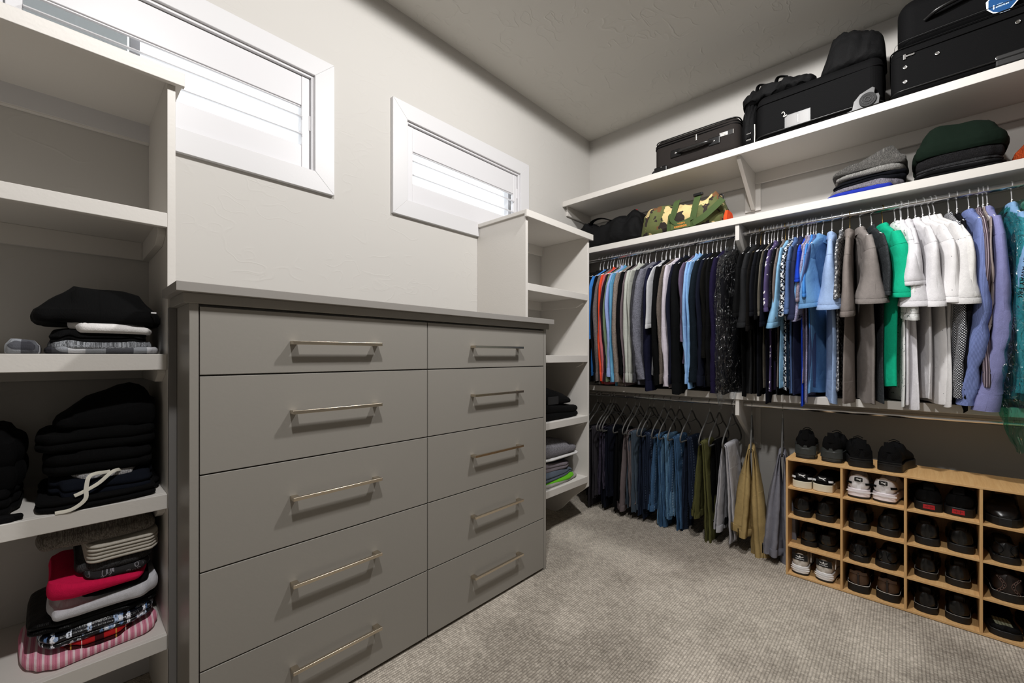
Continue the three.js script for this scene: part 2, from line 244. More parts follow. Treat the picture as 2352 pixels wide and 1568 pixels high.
// ---------------------------------------------------------------- cloth
const wrinkle = tex(512, 512, (x, y) => { const u = x / 512, v = y / 512; const wx = u * 6 + 1.5 * fbm(u * 4, v * 4, 4, 2, 3), a = fbm(wx, v * 3, 3 * 64, 3, 13); const r = 1 - abs(2 * fbm(u * 5, v * 5, 5, 3, 17) - 1) * 2.2; return clamp(0.45 * a + 0.3 * r + 0.12 * hsh(x & 511, y & 511, 4) + 0.1); }, { srgb: false, rx: 1 / 0.42, ry: 1 / 0.42 });
const G1 = (f) => (x, y) => { const v = clamp(f(x, y)) * 255; return [v, v, v]; };
const clothMaps = {
  plain: tex(128, 128, G1((x, y) => 0.9 + 0.1 * hsh(x, y, 5) * fbm(x / 8, y / 8, 16, 2, 5)), { rx: 1 / 0.1, ry: 1 / 0.1 }),
  heather: tex(256, 256, G1((x, y) => 0.52 + 0.48 * smooth(0.3, 0.7, 0.55 * fbm(x / 3, y / 9, 85, 2, 15) + 0.45 * hsh(x, y, 6))), { rx: 1 / 0.09, ry: 1 / 0.09 }),
  marl: tex(256, 256, G1((x, y) => 0.45 + 0.55 * smooth(0.36, 0.64, 0.6 * fbm(x / 4, y / 3, 64, 2, 25) + 0.4 * hsh(x, y, 7))), { rx: 1 / 0.1, ry: 1 / 0.1 }),
  pin: tex(128, 64, G1((x, y) => (x % 8 < 3 ? 1 : 0.8) - 0.06 * hsh(x, y, 8)), { rx: 1 / 0.064, ry: 1 / 0.064 }),
};
function spots(bg, marks, n, seed, size, shape, tile = 0.16, px = 256) {
  return Object.assign(canvasTex(px, px, (c) => { c.fillStyle = bg; c.fillRect(0, 0, px, px); const r = rng(seed); for (let i = 0; i < n; i++) { c.fillStyle = marks[Math.floor(r() * marks.length)]; const x = r() * px, y = r() * px, a = r() * 6.3, s = size * (0.7 + 0.6 * r()); for (const dx of [-px, 0, px]) for (const dy of [-px, 0, px]) { if (x + dx < -20 || x + dx > px + 20 || y + dy < -20 || y + dy > px + 20) continue; c.save(); c.translate(x + dx, y + dy); c.rotate(a); shape(c, s); c.restore(); } } }), { repeat: new THREE.Vector2(1 / tile, 1 / tile) });
}
const dot = (c, s) => { c.beginPath(); c.arc(0, 0, s, 0, 7); c.fill(); };
const petal = (c, s) => { for (let k = 0; k < 5; k++) { c.beginPath(); c.arc(cos(k * 1.2566) * s * 0.75, sin(k * 1.2566) * s * 0.75, s * 0.5, 0, 7); c.fill(); } };
const dash = (c, s) => { c.beginPath(); c.ellipse(0, 0, s, s * 0.34, 0, 0, 7); c.fill(); };
const prints = {
  floral: spots('#0d0f18', ['#e9ecee', '#c9d3da', '#e9ecee', '#7d8fa3'], 90, 5, 9, petal, 0.11),
  greyFloral: spots('#595a5e', ['#dcdcdc', '#b7b7b9'], 70, 6, 10, petal, 0.11),
  motif: spots('#4d4368', ['#f2f0f4'], 9, 7, 9, (c, s) => { dot(c, s * 0.7); c.fillRect(-s * 0.3, -s * 1.5, s * 0.6, s * 2.6); }, 0.2),
  leaf: spots('#e9ebe9', ['#7e8a88', '#9aa5a2', '#56605f'], 46, 8, 9, dash),
  dots: spots('#e8e6e6', ['#6d6d72'], 7, 9, 3.2, dot, 0.14),
  fleck: spots('#121318', ['#9a9aa5', '#5c5c68'], 60, 19, 3.5, dash),
  leopard: spots('#2b2a2b', ['#77757a', '#8d8a90', '#5a585b'], 120, 10, 7.5, (c, s) => { c.beginPath(); c.arc(0, 0, s, 0.4, 5.6); c.lineWidth = s * 0.45; c.strokeStyle = c.fillStyle; c.stroke(); }, 0.12),
  sequin: spots('#090b12', ['#dfe7f5', '#9db4d6', '#5f7fae', '#f4f6ff'], 150, 11, 6.5, petal, 0.15),
  check: canvasTex(64, 64, (c) => { c.fillStyle = '#d9dadf'; c.fillRect(0, 0, 64, 64); c.strokeStyle = '#17181d'; c.lineWidth = 9; for (let k = -64; k < 128; k += 32) { c.beginPath(); c.moveTo(k, 0); c.lineTo(k + 64, 64); c.moveTo(k + 64, 0); c.lineTo(k, 64); c.stroke(); } }),
  brownStripe: canvasTex(64, 16, (c) => { c.fillStyle = '#4a4048'; c.fillRect(0, 0, 64, 16); c.fillStyle = '#a99aa4'; for (let k = 0; k < 64; k += 16) c.fillRect(k, 0, 5, 16); }),
  blueStripe: canvasTex(64, 16, (c) => { c.fillStyle = '#3f7fa6'; c.fillRect(0, 0, 64, 16); c.fillStyle = '#79b0cf'; for (let k = 0; k < 64; k += 21) c.fillRect(k, 0, 9, 16); }),
  greyStripe: canvasTex(64, 16, (c) => { c.fillStyle = '#4d5a55'; c.fillRect(0, 0, 64, 16); c.fillStyle = '#b8c4bd'; for (let k = 0; k < 64; k += 21) c.fillRect(k, 0, 9, 16); }),
  pinkStripe: canvasTex(64, 16, (c) => { c.fillStyle = '#d98aa0'; c.fillRect(0, 0, 64, 16); c.fillStyle = '#f0d3da'; for (let k = 0; k < 64; k += 32) c.fillRect(k, 0, 11, 16); c.fillStyle = '#c8708a'; for (let k = 22; k < 64; k += 32) c.fillRect(k, 0, 3, 16); }),
  plaid: canvasTex(128, 128, (c) => { c.fillStyle = '#8a8d92'; c.fillRect(0, 0, 128, 128); c.globalAlpha = 0.6; c.fillStyle = '#24242a'; c.fillRect(0, 0, 46, 128); c.fillRect(0, 0, 128, 46); c.fillStyle = '#e4e5e8'; c.fillRect(70, 0, 26, 128); c.fillRect(0, 70, 128, 26); c.globalAlpha = 1; }),
  redPlaid: canvasTex(128, 128, (c) => { c.fillStyle = '#b01e22'; c.fillRect(0, 0, 128, 128); c.globalAlpha = 0.75; c.fillStyle = '#1a0c10'; c.fillRect(0, 0, 26, 128); c.fillRect(0, 0, 128, 26); c.fillStyle = '#e2b64c'; c.fillRect(60, 0, 4, 128); c.fillRect(0, 60, 128, 4); c.fillStyle = '#f0e8e4'; c.fillRect(90, 0, 3, 128); c.fillRect(0, 90, 128, 3); c.globalAlpha = 1; }),
  ...Object.fromEntries([['denim', [34, 44, 64], [120, 134, 156]], ['denimMid', [66, 100, 136], [176, 196, 214]], ['denimPale', [98, 136, 168], [214, 226, 234]]].map(([k, base, st], n) => [k, canvasTex(256, 128, (c) => { const r = rng(31 + n); for (let x = 0; x < 256; x++) for (let y = 0; y < 128; y += 4) { const v = 0.72 + 0.4 * r() * (0.6 + 0.4 * vn(x / 18, y / 30, 1024, n)); c.fillStyle = `rgb(${base[0] * v},${base[1] * v},${base[2] * v})`; c.fillRect(x, y, 1, 4); } c.fillStyle = `rgb(${st})`; for (const x of [36, 45, 160, 169]) for (let y = 0; y < 128; y += 16) c.fillRect(x, y, 3, 9); })])),
};
prints.check.repeat.set(1 / 0.022, 1 / 0.022); prints.brownStripe.repeat.set(1 / 0.03, 1 / 0.03); prints.blueStripe.repeat.set(1 / 0.03, 1 / 0.03); prints.greyStripe.repeat.set(1 / 0.018, 1 / 0.018); prints.pinkStripe.repeat.set(1 / 0.028, 1 / 0.028); prints.plaid.repeat.set(1 / 0.16, 1 / 0.16); prints.redPlaid.repeat.set(1 / 0.09, 1 / 0.09); for (const k of ['denim', 'denimMid', 'denimPale']) prints[k].repeat.set(1 / 0.2, 1 / 0.14);
const clothCache = {};
const clothMat = (color, o) => new THREE.MeshPhysicalMaterial({ color, roughness: 0.92, specularIntensity: 0.28, bumpMap: wrinkle, bumpScale: 0.005, ...o });
function cloth(hex, kind = 'plain') {
  const key = hex + kind;
  const c = new THREE.Color(hex), l = 0.3 * c.r + 0.6 * c.g + 0.1 * c.b; c.multiplyScalar(lerp(0.4, 1, smooth(0, 0.06, l)));   // dark cloth colours deepened further, crushed blacks of a contrast curve put into them
  return clothCache[key] ??= prints[kind] ? clothMat(0xffffff, { map: prints[kind] }) : clothMat(c, { roughness: kind === 'shiny' ? 0.4 : 0.92, map: clothMaps[kind] ?? clothMaps.plain });
}

// ---------------------------------------------------------------- hangers
const wireMat = mat(0xf2f2f3, { roughness: 0.35 }), brassMat = mat(0xa98e58, { roughness: 0.35, metalness: 0.9 }), whitePlastic = mat(0xe9eaec, { roughness: 0.35 }), greyPlastic = mat(0x4c4b49, { roughness: 0.5 }), hookMat = mat(0xb9b9b9, { roughness: 0.25, metalness: 1 });
function hookPts(r0, drop) { const r = ROD.r + r0 + 0.0006, p = [[0, drop, 0], [0.001, drop * 0.62, 0], [0.008, -0.034, 0], [r + 0.002, -0.012, 0]]; for (let k = 0; k <= 8; k++) { const a = -0.25 + k / 8 * (PI + 0.55); p.push([cos(a) * (r + 0.001 * (1 - sin(max(0, min(PI, a))))), sin(a) * r, 0]); } return p; }
const HANGER = {
  wire: { mat: wireMat, hook: [tube(hookPts(0.0022, -0.098), 0.0022, 6, 40), tube(Array.from({ length: 13 }, (_, k) => [cos(k * 1.6) * 0.0026, -0.06 - k * 0.0028, sin(k * 1.6) * 0.0026]), 0.0015, 5, 36)], frame: tube([[0, -0.096, 0], [-0.02, -0.108, 0], [-0.19, -0.166, 0], [-0.198, -0.176, 0], [-0.185, -0.184, 0], [0, -0.186, 0], [0.185, -0.184, 0], [0.198, -0.176, 0], [0.19, -0.166, 0], [0.02, -0.108, 0]], 0.0019, 6, 60, true) },
  plastic: { mat: whitePlastic, hook: [tube(hookPts(0.0038, -0.1), 0.0038, 8, 40)], frame: tube([[0, -0.098, 0], [-0.03, -0.112, 0], [-0.185, -0.164, 0], [-0.197, -0.176, 0], [-0.18, -0.187, 0], [0, -0.189, 0], [0.18, -0.187, 0], [0.197, -0.176, 0], [0.185, -0.164, 0], [0.03, -0.112, 0]], 0.0045, 8, 60, true) },
};
function hanger(kind, z, turn, label, m) {
  const k = HANGER[kind], t = thing(kind === 'wire' ? 'wire_hanger' : 'plastic_hanger', label, 'hanger', [ROD.x, ROD.y, z], turn, 'hangers on the upper clothes rod');
  part(t, 'hook', k.hook_ ??= merge(k.hook), m ?? k.mat); part(t, 'frame', k.frame, m ?? k.mat); return t;
}

// ---------------------------------------------------------------- hanging tops
const sg = (v, p) => Math.sign(v) * pow(abs(v), p);
function garment(o) {
  const r = rng(o.seed ?? 1), D = o.d ?? 0.02, hem = -(o.hem ?? 0.95), turn = o.turn ?? 0, N = 40, m = cloth(o.color, o.kind), wd = o.wide ?? 1;
  const t = thing(o.name ?? (o.sleeve === 'S' ? 'short_sleeved_shirt' : o.sleeve === 'N' ? 'vest' : 'long_sleeved_shirt'), o.label, o.cat ?? 'shirt', [ROD.x, ROD.y, o.z], turn, 'tops on the upper clothes rod');
  const f1 = 5 + r() * 4, f2 = 9 + r() * 5, p1 = r() * 6.3, p2 = r() * 6.3, sw = (r() - 0.5) * 0.3, A = (o.fold ?? 1) * D * 0.8;
  const wT = [[0.098, 0.05], [0.106, 0.066], [0.122, 0.1], [0.148, 0.152], [0.168, 0.19], [0.185, 0.206], [0.22, 0.211], [0.32, 0.205], [0.55, 0.2], [0.75, 0.205], [-hem, 0.21]];
  const dT = [[0.098, min(0.02, D)], [0.12, min(0.02, D)], [0.15, min(0.018, D * 0.85)], [0.19, D * 0.72], [0.3, D * 0.85], [0.5, D], [-hem, D * 1.1]];
  const ring = (y, k = 0, g = 0) => { const Y = -y, w = table(wT, Y) * wd - g, d = table(dT, Y) - g, a = smooth(0.2, 0.7, Y) * A, out = []; for (let j = 0; j < N; j++) { const q = j / N * 2 * PI, cx = cos(q), cz = sin(q); let x = sg(cx, 0.85) * w, z = sg(cz, 0.75) * d; const fold = a * (sin(x * 2 * PI * f1 / 0.4 * 0.2 + p1 + Y * sw * 4) * 0.9 + sin(x * 2 * PI * f2 / 0.4 * 0.2 + p2 - Y * 1.5) * 0.5) * (1 - 0.1 * abs(cx)); z = z * lerp(1, 0.62, smooth(0.25, 0.8, Y)) + fold; x += smooth(0.3, 0.9, Y) * 0.012 * sin(Y * 9 + p1) * abs(cx); const tail = o.tail ? smooth(0.6, 1, Y / -hem) * o.tail * (1 - pow(abs(cx), 3)) : 0; const yy = y - tail + k * 0.004 * sin(q * 3 + p2) * smooth(0.5, 1, Y / -hem); out.push([x, x > -0.112 ? max(yy, -0.971) : yy, z]); } return out; };
  const ys = [0.098, 0.104, 0.113, 0.124, 0.138, 0.152, 0.166, 0.178, 0.19, 0.21, 0.25, 0.3, 0.37, 0.44, 0.52, 0.6, 0.68].filter((v) => v < -hem - 0.05); const n2 = 4; for (let k = 0; k < n2; k++) ys.push(lerp(ys[ys.length - 1], -hem - 0.03, 1 / (n2 - k)));
  const rings = ys.map((v) => ring(-v, 1)); rings.push(ring(hem + 0.026, 1, 0.0014), ring(hem + 0.023, 1), ring(hem, 1), ring(hem + 0.004, 1, 0.003));
  part(t, 'body', loft(rings), m);
  // sleeves: the one towards the room carries the look, the other hangs by the wall
  if (o.sleeve !== 'N') for (const sx of [-1, 1]) {
    const L = o.sleeve === 'L' ? (o.arm ?? 0.77) : (o.arm ?? 0.325), S = 14, Ns = 22, hT = o.sleeve === 'L' ? [[0, 0.02], [0.04, 0.045], [0.12, 0.068], [0.3, 0.07], [0.55, 0.058], [0.9, 0.042], [0.92, 0.044], [1, 0.043]] : [[0, 0.02], [0.08, 0.045], [0.25, 0.068], [0.6, 0.08], [1, o.cuff ?? 0.084]];
    const fl = o.flare ?? 1, tT = o.sleeve === 'L' ? [[0, D * 0.6], [0.12, D * 0.9], [0.5, D * 1.1], [1, D * 1.0 * fl]] : [[0, D * 0.55], [0.2, D * 0.74], [0.6, D * (0.45 + 0.45 * fl)], [1, D * 1.2 * fl]];
    const kick = (o.kick ?? 0) * (sx < 0 ? 1 : 0.5), bend = o.bend ?? 0, tw = (o.twist ?? 0) * (sx < 0 ? 1 : 0.4), q1 = r() * 6.3, q2 = r() * 6.3;
    const sr = (s, g = 0) => { const y = -0.166 - s * L, cx = sx * (0.188 + 0.03 * smooth(0, 0.35, s) + (o.sleeve === 'S' ? 0.022 * s : -0.012 * s) + 0.006 * sin(s * 7 + q1)), cz = kick * s * s + bend * sin(s * PI) + 0.004 * sin(s * 9 + q2) * (o.sleeve === 'L' ? 1 : 0.3), h = table(hT, s) - g, th = table(tT, s) - g, a = tw * s; const out = []; for (let j = 0; j < Ns; j++) { const q = j / Ns * 2 * PI; let x = sg(cos(q), 0.85) * h, z = sg(sin(q), 0.8) * th + 0.14 * D * sin(x * 90 + q1 + s * 3) * s; const wr = o.sleeve === 'L' ? (o.creased ? 0.0065 : 0.003) * sin(s * 46 + x * 40 + q2 + 3 * sin(s * 17 + q1)) * smooth(0.25, 0.6, s) : 0; z += wr * Math.sign(sin(q)); out.push([cx + x * cos(a) - z * sin(a) * 0.6, y + (o.sleeve === 'S' ? -sx * x * 0.16 * s : 0.002 * sin(q * 2 + q1) * s), cz + z * cos(a) + x * sin(a)]); } return out; };
    const list = []; const seam = o.sleeve === 'L' ? 0.11 : 0.24, cuffAt = o.sleeve === 'L' ? 0.915 : 0.93;
    const ss = [0, 0.03, 0.07, ...(o.sleeve === 'L' ? [] : [0.14]), seam - 0.004, seam, seam + 0.004]; for (let k = 1; k <= S; k++) ss.push(lerp(seam + 0.01, cuffAt - 0.005, k / S)); ss.push(cuffAt, cuffAt + 0.006, 0.97, 1);
    for (const s of ss) list.push(sr(s, s === seam || s === cuffAt ? 0.003 : 0)); list.push(sr(0.995, 0.003));
    part(t, 'sleeve', loft(list, { cap0: true }), m);
  }
  const cm = o.collarColor ? cloth(o.collarColor) : m, nd = min(0.019, D * 0.95);
  const el = (w, d, y, dip = 0) => Array.from({ length: 24 }, (_, j) => { const q = j / 24 * 2 * PI; return [cos(q) * w, y - dip * max(0, sin(q)), sin(q) * d]; });
  if (o.collar === 'fold') part(t, 'collar', loft([el(0.05, nd, -0.112), el(0.049, nd * 0.95, -0.094), el(0.05, nd * 0.98, -0.086, 0.01), el(0.056, nd * 1.12, -0.084, 0.012), el(0.068, nd * 1.22, -0.1, 0.014), el(0.078, nd * 1.3, -0.122, 0.02)]), cm);
  else if (o.collar !== 'none') part(t, 'collar', loft([el(0.06, nd * 1.02, -0.108), el(0.055, nd, -0.097), el(0.051, nd * 0.95, -0.094), el(0.049, nd * 0.9, -0.1)]), cm);
  if (o.buttons) for (let k = 0; k < 5; k++) { }
  if (o.hang !== 'none') hanger(o.hang ?? 'wire', o.z, turn, (o.hang === 'plastic' ? 'white plastic hanger' : o.brass ? 'brass coloured wire hanger' : 'silver wire hanger') + ' under the ' + o.short, o.brass ? brassMat : undefined);
  return t;
}
// left to right along the rod: z, sleeve, colour, fabric, length below the rod, and what sets it apart
const L = 'L', S = 'S';
const TOPS = [
  [0.285, L, 0x101114, 'plain', 'black top', 'black long-sleeved top squeezed in behind the corner shelf tower', { hem: 0.93 }],
  [0.315, L, 0x17181b, 'plain', 'first black shirt', 'black shirt at the left end of the upper rod, beside the corner tower', { hem: 0.94 }],
  [0.352, S, 0x3f86d8, 'plain', 'bright blue tee', 'bright blue short-sleeved top leftmost on the upper rod, by the corner tower', { hem: 0.9, arm: 0.46, d: 0.016 }],
  [0.376, L, 0x121318, 'plain', 'thin black shirt', 'thin black shirt between the bright blue top and the brown grey jersey', { hem: 0.95, d: 0.011 }],
  [0.401, L, 0x857a78, 'heather', 'brown grey jersey', 'brown grey heather long-sleeved jersey just right of the bright blue top', { hem: 0.96, d: 0.018, hang: 'plastic' }],
  [0.433, L, 0xf0502f, 'plain', 'orange shirt', 'orange red long-sleeved shirt, the only one on the upper rod', { hem: 0.95, d: 0.011, collar: 'fold' }],
  [0.448, L, 0xc46a70, 'plain', 'coral shirt', 'coral pink long-sleeved shirt just right of the orange red shirt', { hem: 0.96, d: 0.011 }],
  [0.463, L, 0x30262e, 'plain', 'plum shirt', 'dark plum long-sleeved shirt between the coral and green shirts', { hem: 0.94, d: 0.012 }],
  [0.481, L, 0x75886b, 'plain', 'sage shirt', 'narrow sage green shirt beside the pale periwinkle shirt', { hem: 0.92, d: 0.009 }],
  [0.5, L, 0x9fb2e6, 'plain', 'periwinkle shirt', 'pale periwinkle blue long-sleeved shirt with flared cuff', { hem: 0.94, arm: 0.735, d: 0.015, flare: 1.7, collar: 'fold' }],
  [0.524, L, 0x5b97b8, 'blueStripe', 'teal striped shirt', 'teal blue finely striped shirt between periwinkle and brown marl shirts', { hem: 0.965, d: 0.012, collar: 'fold' }],
  [0.552, L, 0xaa9c92, 'marl', 'brown marl sweater', 'brown and grey marled sweater with deep ribbed cuff', { hem: 0.965, d: 0.02, hang: 'plastic' }],
  [0.588, L, 0x0d0e12, 'plain', 'black crew sweater', 'black sweater between the brown marl sweater and the pale grey top', { hem: 0.93, arm: 0.72, d: 0.02 }],
  [0.613, L, 0x76696d, 'plain', 'mauve shirt', 'thin dusty mauve shirt left of the pale grey top', { hem: 0.96, d: 0.008 }],
  [0.636, L, 0xc2c5bd, 'plain', 'pale grey top', 'pale grey long-sleeved top with two smooth folds, left of the charcoal top', { hem: 0.93, d: 0.017, collar: 'fold' }],
  [0.663, L, 0xb6b8b0, 'plain', 'second pale grey top', 'pale grey top tucked right behind the smooth pale grey one', { hem: 0.91, d: 0.011 }],
  [0.69, L, 0x48484e, 'heather', 'charcoal top', 'charcoal heather top left of the grey hooded sweatshirt', { hem: 0.92, d: 0.014 }],
  [0.735, L, 0x9192a0, 'marl', 'grey heather hoodie', 'grey heather sweatshirt with its sleeve bent and creased at the elbow', { hem: 0.95, arm: 0.745, d: 0.027, bend: -0.03, creased: 1, wide: 1.04 }],
  [0.781, L, 0x20223f, 'plain', 'navy sweater', 'dark navy sweater right of the grey heather sweatshirt, hanging lowest', { hem: 0.99, arm: 0.82, d: 0.019 }],
  [0.811, S, 0xc9cacd, 'plain', 'silver grey tee', 'silver grey top showing only its shoulder between navy and black sweaters', { hem: 0.88, arm: 0.4, d: 0.012, hang: 'plastic' }],
  [0.84, L, 0x0c0d0f, 'plain', 'black wool sweater', 'black sweater between the silver grey top and a brown marl pullover', { hem: 0.97, arm: 0.78, d: 0.02, hang: 'plastic' }],
  [0.875, L, 0x837870, 'marl', 'taupe marl pullover', 'narrow taupe marl pullover left of the lilac white shirt', { hem: 0.95, d: 0.014 }],
  [0.904, L, 0xd3cbd6, 'plain', 'lilac white shirt', 'lilac white long-sleeved shirt with a tight pale cuff', { hem: 0.96, arm: 0.785, d: 0.018, hang: 'plastic' }],
  [0.935, L, 0x21243a, 'plain', 'ink blue shirt', 'ink blue shirt hidden between lilac white and black sweaters', { hem: 0.93, d: 0.011 }],
  [0.967, L, 0x111417, 'plain', 'wide black sweater', 'wide black sweater with dark collar between lilac white and light blue shirts', { hem: 1.0, arm: 0.83, d: 0.024, collar: 'fold', collarColor: 0x151c2c }],
  [1.013, L, 0x685b73, 'plain', 'muted purple shirt', 'muted purple shirt just left of the two light blue shirts', { hem: 0.8, arm: 0.5, d: 0.012 }],
  [1.034, L, 0x93bbe8, 'plain', 'first light blue shirt', 'light blue shirt with striped collar, left one of the neighbouring pair', { hem: 0.93, arm: 0.76, d: 0.013, collar: 'fold', hang: 'plastic' }],
  [1.056, L, 0x86b4e6, 'plain', 'second light blue shirt', 'light blue shirt touching the dark teal sweater, right one of the pair', { hem: 0.94, arm: 0.79, d: 0.012, collar: 'fold' }],
  [1.084, L, 0x1c2b38, 'heather', 'dark teal sweater', 'dark teal blue sweater with broad ribbed cuff right of the light blue shirts', { hem: 0.95, arm: 0.75, d: 0.022, kick: -0.012 }],
  [1.118, L, 0x1c2136, 'plain', 'midnight blue shirt', 'midnight blue shirt with open cuff right of the dark teal sweater', { hem: 0.95, arm: 0.77, d: 0.014 }],
  [1.143, L, 0x14130f, 'plain', 'brown black top', 'brownish black top between midnight blue and purple tops', { hem: 0.9, arm: 0.6, d: 0.013 }],
  [1.168, L, 0x0e0f12, 'plain', 'plain black top', 'plain black top left of the purple track jacket', { hem: 0.92, d: 0.012 }],
  [1.196, L, 0x251d44, 'plain', 'purple jacket', 'deep purple track jacket left of the plastic covered suit', { hem: 0.97, arm: 0.81, d: 0.018 }],
  [1.245, L, 0x15161d, 'plain', 'dark suit jacket', 'dark suit jacket inside the clear plastic cover', { hem: 0.98, arm: 0.76, d: 0.026, name: 'suit_jacket', cat: 'jacket' }],
  [1.336, S, 0x0e0f11, 'plain', 'black tee by the bracket', 'black short-sleeved top just right of the white shelf bracket', { hem: 0.99, arm: 0.36, d: 0.017 }],
  [1.366, S, 0x2b2c2e, 'plain', 'charcoal polo', 'charcoal short-sleeved polo with seamed sleeve among the black tops', { hem: 0.97, arm: 0.42, d: 0.02, flare: 1.3, collar: 'fold' }],
  [1.392, S, 0x171310, 'plain', 'brown black polo', 'brown black polo right of the charcoal polo', { hem: 0.96, arm: 0.44, d: 0.011, collar: 'fold', brass: 1 }],
  [1.412, S, 0x1b1d26, 'plain', 'black navy tee', 'black navy short-sleeved top with a pale blue edge', { hem: 0.98, arm: 0.36, d: 0.013, hang: 'plastic' }],
  [1.432, S, 0x101114, 'plain', 'jet black tee', 'jet black short-sleeved top left of the olive taupe top', { hem: 0.95, arm: 0.38, d: 0.01 }],
  [1.449, S, 0x6b665c, 'plain', 'olive taupe top', 'thin olive taupe top left of the purple motif shirt', { hem: 0.93, arm: 0.36, d: 0.008 }],
  [1.462, S, 0x14162a, 'plain', 'dark navy tee', 'dark navy top with long hem just left of the purple motif shirt', { hem: 1.02, arm: 0.42, d: 0.01 }],
  [1.48, S, 0x51466c, 'motif', 'purple motif shirt', 'purple short-sleeved shirt printed with small white motifs', { hem: 0.95, arm: 0.34, d: 0.015, collar: 'fold' }],
  [1.502, S, 0x24242f, 'fleck', 'flecked navy top', 'black navy top with pale flecks right of the purple motif shirt', { hem: 0.96, arm: 0.32, d: 0.01, collar: 'fold' }],
  [1.519, S, 0x7a6f6a, 'plain', 'mushroom polo', 'mushroom brown polo between the flecked top and the pale blue sleeve', { hem: 0.92, arm: 0.38, d: 0.011, collar: 'fold', brass: 1 }],
  [1.535, S, 0x8ec0e4, 'plain', 'ice blue polo', 'ice blue polo whose wide sleeve droops left of the floral shirt', { hem: 0.93, arm: 0.43, d: 0.013, flare: 1.7, kick: -0.03 }],
  [1.555, S, 0x0d0f18, 'floral', 'black floral shirt', 'black short-sleeved shirt with a dense white floral print', { hem: 0.94, arm: 0.37, d: 0.017, collar: 'fold' }],
  [1.577, S, 0x5670a0, 'plain', 'slate blue polo', 'slate blue polo right of the black floral shirt', { hem: 0.96, arm: 0.36, d: 0.015, collar: 'fold' }],
  [1.602, S, 0x2d3350, 'plain', 'navy polo', 'navy polo with seamed sleeve left of the royal blue shirt', { hem: 0.96, arm: 0.39, d: 0.018, flare: 1.3, collar: 'fold' }],
  [1.624, S, 0x1d45c8, 'plain', 'royal blue shirt', 'royal blue shirt whose body shows below the neighbouring sleeves', { hem: 1.02, arm: 0.2, d: 0.014 }],
  [1.628, S, 0xb2a3b2, 'heather', 'pinkish grey polo', 'pinkish grey polo left of the lilac heather polo', { hem: 0.9, arm: 0.3, d: 0.012, collar: 'fold' }],
  [1.64, S, 0xb7b4d8, 'heather', 'lilac heather polo', 'lilac heather polo left of the big sky blue polo', { hem: 1.0, arm: 0.4, d: 0.014, collar: 'fold', kick: -0.03 }],
  [1.653, S, 0x4a90e0, 'plain', 'cornflower polo', 'cornflower blue polo peeping out between lilac and sky blue polos', { hem: 0.94, arm: 0.28, d: 0.011, collar: 'fold' }],
  [1.664, S, 0x5a6a98, 'plain', 'dusty blue polo', 'dusty indigo polo with narrow sleeve over the lilac polo', { hem: 0.92, arm: 0.25, d: 0.011, kick: -0.035, collar: 'fold' }],
  [1.693, S, 0x6fa0d2, 'plain', 'sky blue polo', 'sky blue polo with the widest blue sleeve on the upper rod', { hem: 0.95, arm: 0.335, d: 0.022, flare: 2.7, turn: -0.16, collar: 'fold', twist: 0.25 }],
  [1.735, S, 0xa5bfe8, 'plain', 'pale blue polo', 'pale powder blue polo right of the sky blue polo', { hem: 1.0, arm: 0.35, d: 0.021, flare: 2.2, turn: 0.06, collar: 'fold' }],
  [1.78, S, 0x6b6b70, 'greyFloral', 'grey floral shirt', 'thin grey shirt with pale floral print left of the warm grey polo', { hem: 0.93, arm: 0.3, d: 0.012, collar: 'fold' }],
  [1.812, S, 0x8a817c, 'plain', 'warm grey polo', 'warm grey polo left of the wider grey polo', { hem: 0.99, arm: 0.39, d: 0.02, flare: 1.3, turn: 0.03, collar: 'fold', brass: 1 }],
  [1.855, S, 0x8d8682, 'plain', 'wide grey polo', 'grey polo with the broad stitched sleeve, left of the green polo', { hem: 0.99, arm: 0.335, d: 0.024, flare: 2.2, turn: 0.22, collar: 'fold' }],
  [1.9, S, 0x45494c, 'marl', 'dark marled polo', 'dark grey marled polo squeezed between grey and green polos', { hem: 0.98, arm: 0.3, d: 0.012, collar: 'fold', turn: 0.24 }],
  [1.943, S, 0x12b98d, 'plain', 'green polo', 'bright emerald green polo, the only green one on the rod', { hem: 0.9, arm: 0.315, d: 0.032, flare: 1.05, turn: 0.28, collar: 'fold', brass: 1 }],
  [1.99, S, 0xe9ebe9, 'leaf', 'leaf print shirt', 'white short-sleeved shirt with small grey leaf print beside the green polo', { hem: 0.99, arm: 0.42, d: 0.015, flare: 1.2, turn: 0.22, collar: 'fold' }],
  [2.012, S, 0xf0eef2, 'plain', 'first white polo', 'white polo nearest the leaf print shirt, sleeve highest', { hem: 0.98, arm: 0.265, d: 0.018, flare: 2.1, turn: 0.14, collar: 'fold', hang: 'plastic' }],
  [2.038, S, 0xeceaee, 'plain', 'second white polo', 'second white polo from the left with the loosely hanging sleeve', { hem: 1.0, arm: 0.36, d: 0.02, flare: 2.3, turn: 0.08, collar: 'fold' }],
  [2.064, S, 0xf1eff1, 'plain', 'third white polo', 'third white polo from the left, plain stitched sleeve', { hem: 0.95, arm: 0.365, d: 0.018, flare: 2.1, turn: 0.2, collar: 'fold' }],
  [2.09, S, 0xe8e6e6, 'dots', 'dotted white shirt', 'white short-sleeved shirt with tiny grey dots among the white polos', { hem: 0.97, arm: 0.35, d: 0.015, flare: 2.1, turn: 0.3, collar: 'fold' }],
  [2.114, S, 0xefedec, 'plain', 'white oxford shirt', 'white short-sleeved shirt right of the dotted one, with wide flaring sleeve', { hem: 0.98, arm: 0.36, d: 0.02, flare: 2.3, turn: 0.36, collar: 'fold' }],
  [2.13, S, 0xf3f1ee, 'plain', 'last white shirt', 'rightmost white shirt, its sleeve spread highest over the check shirt', { hem: 0.93, arm: 0.33, d: 0.016, flare: 1.5, turn: 0.34, collar: 'fold' }],
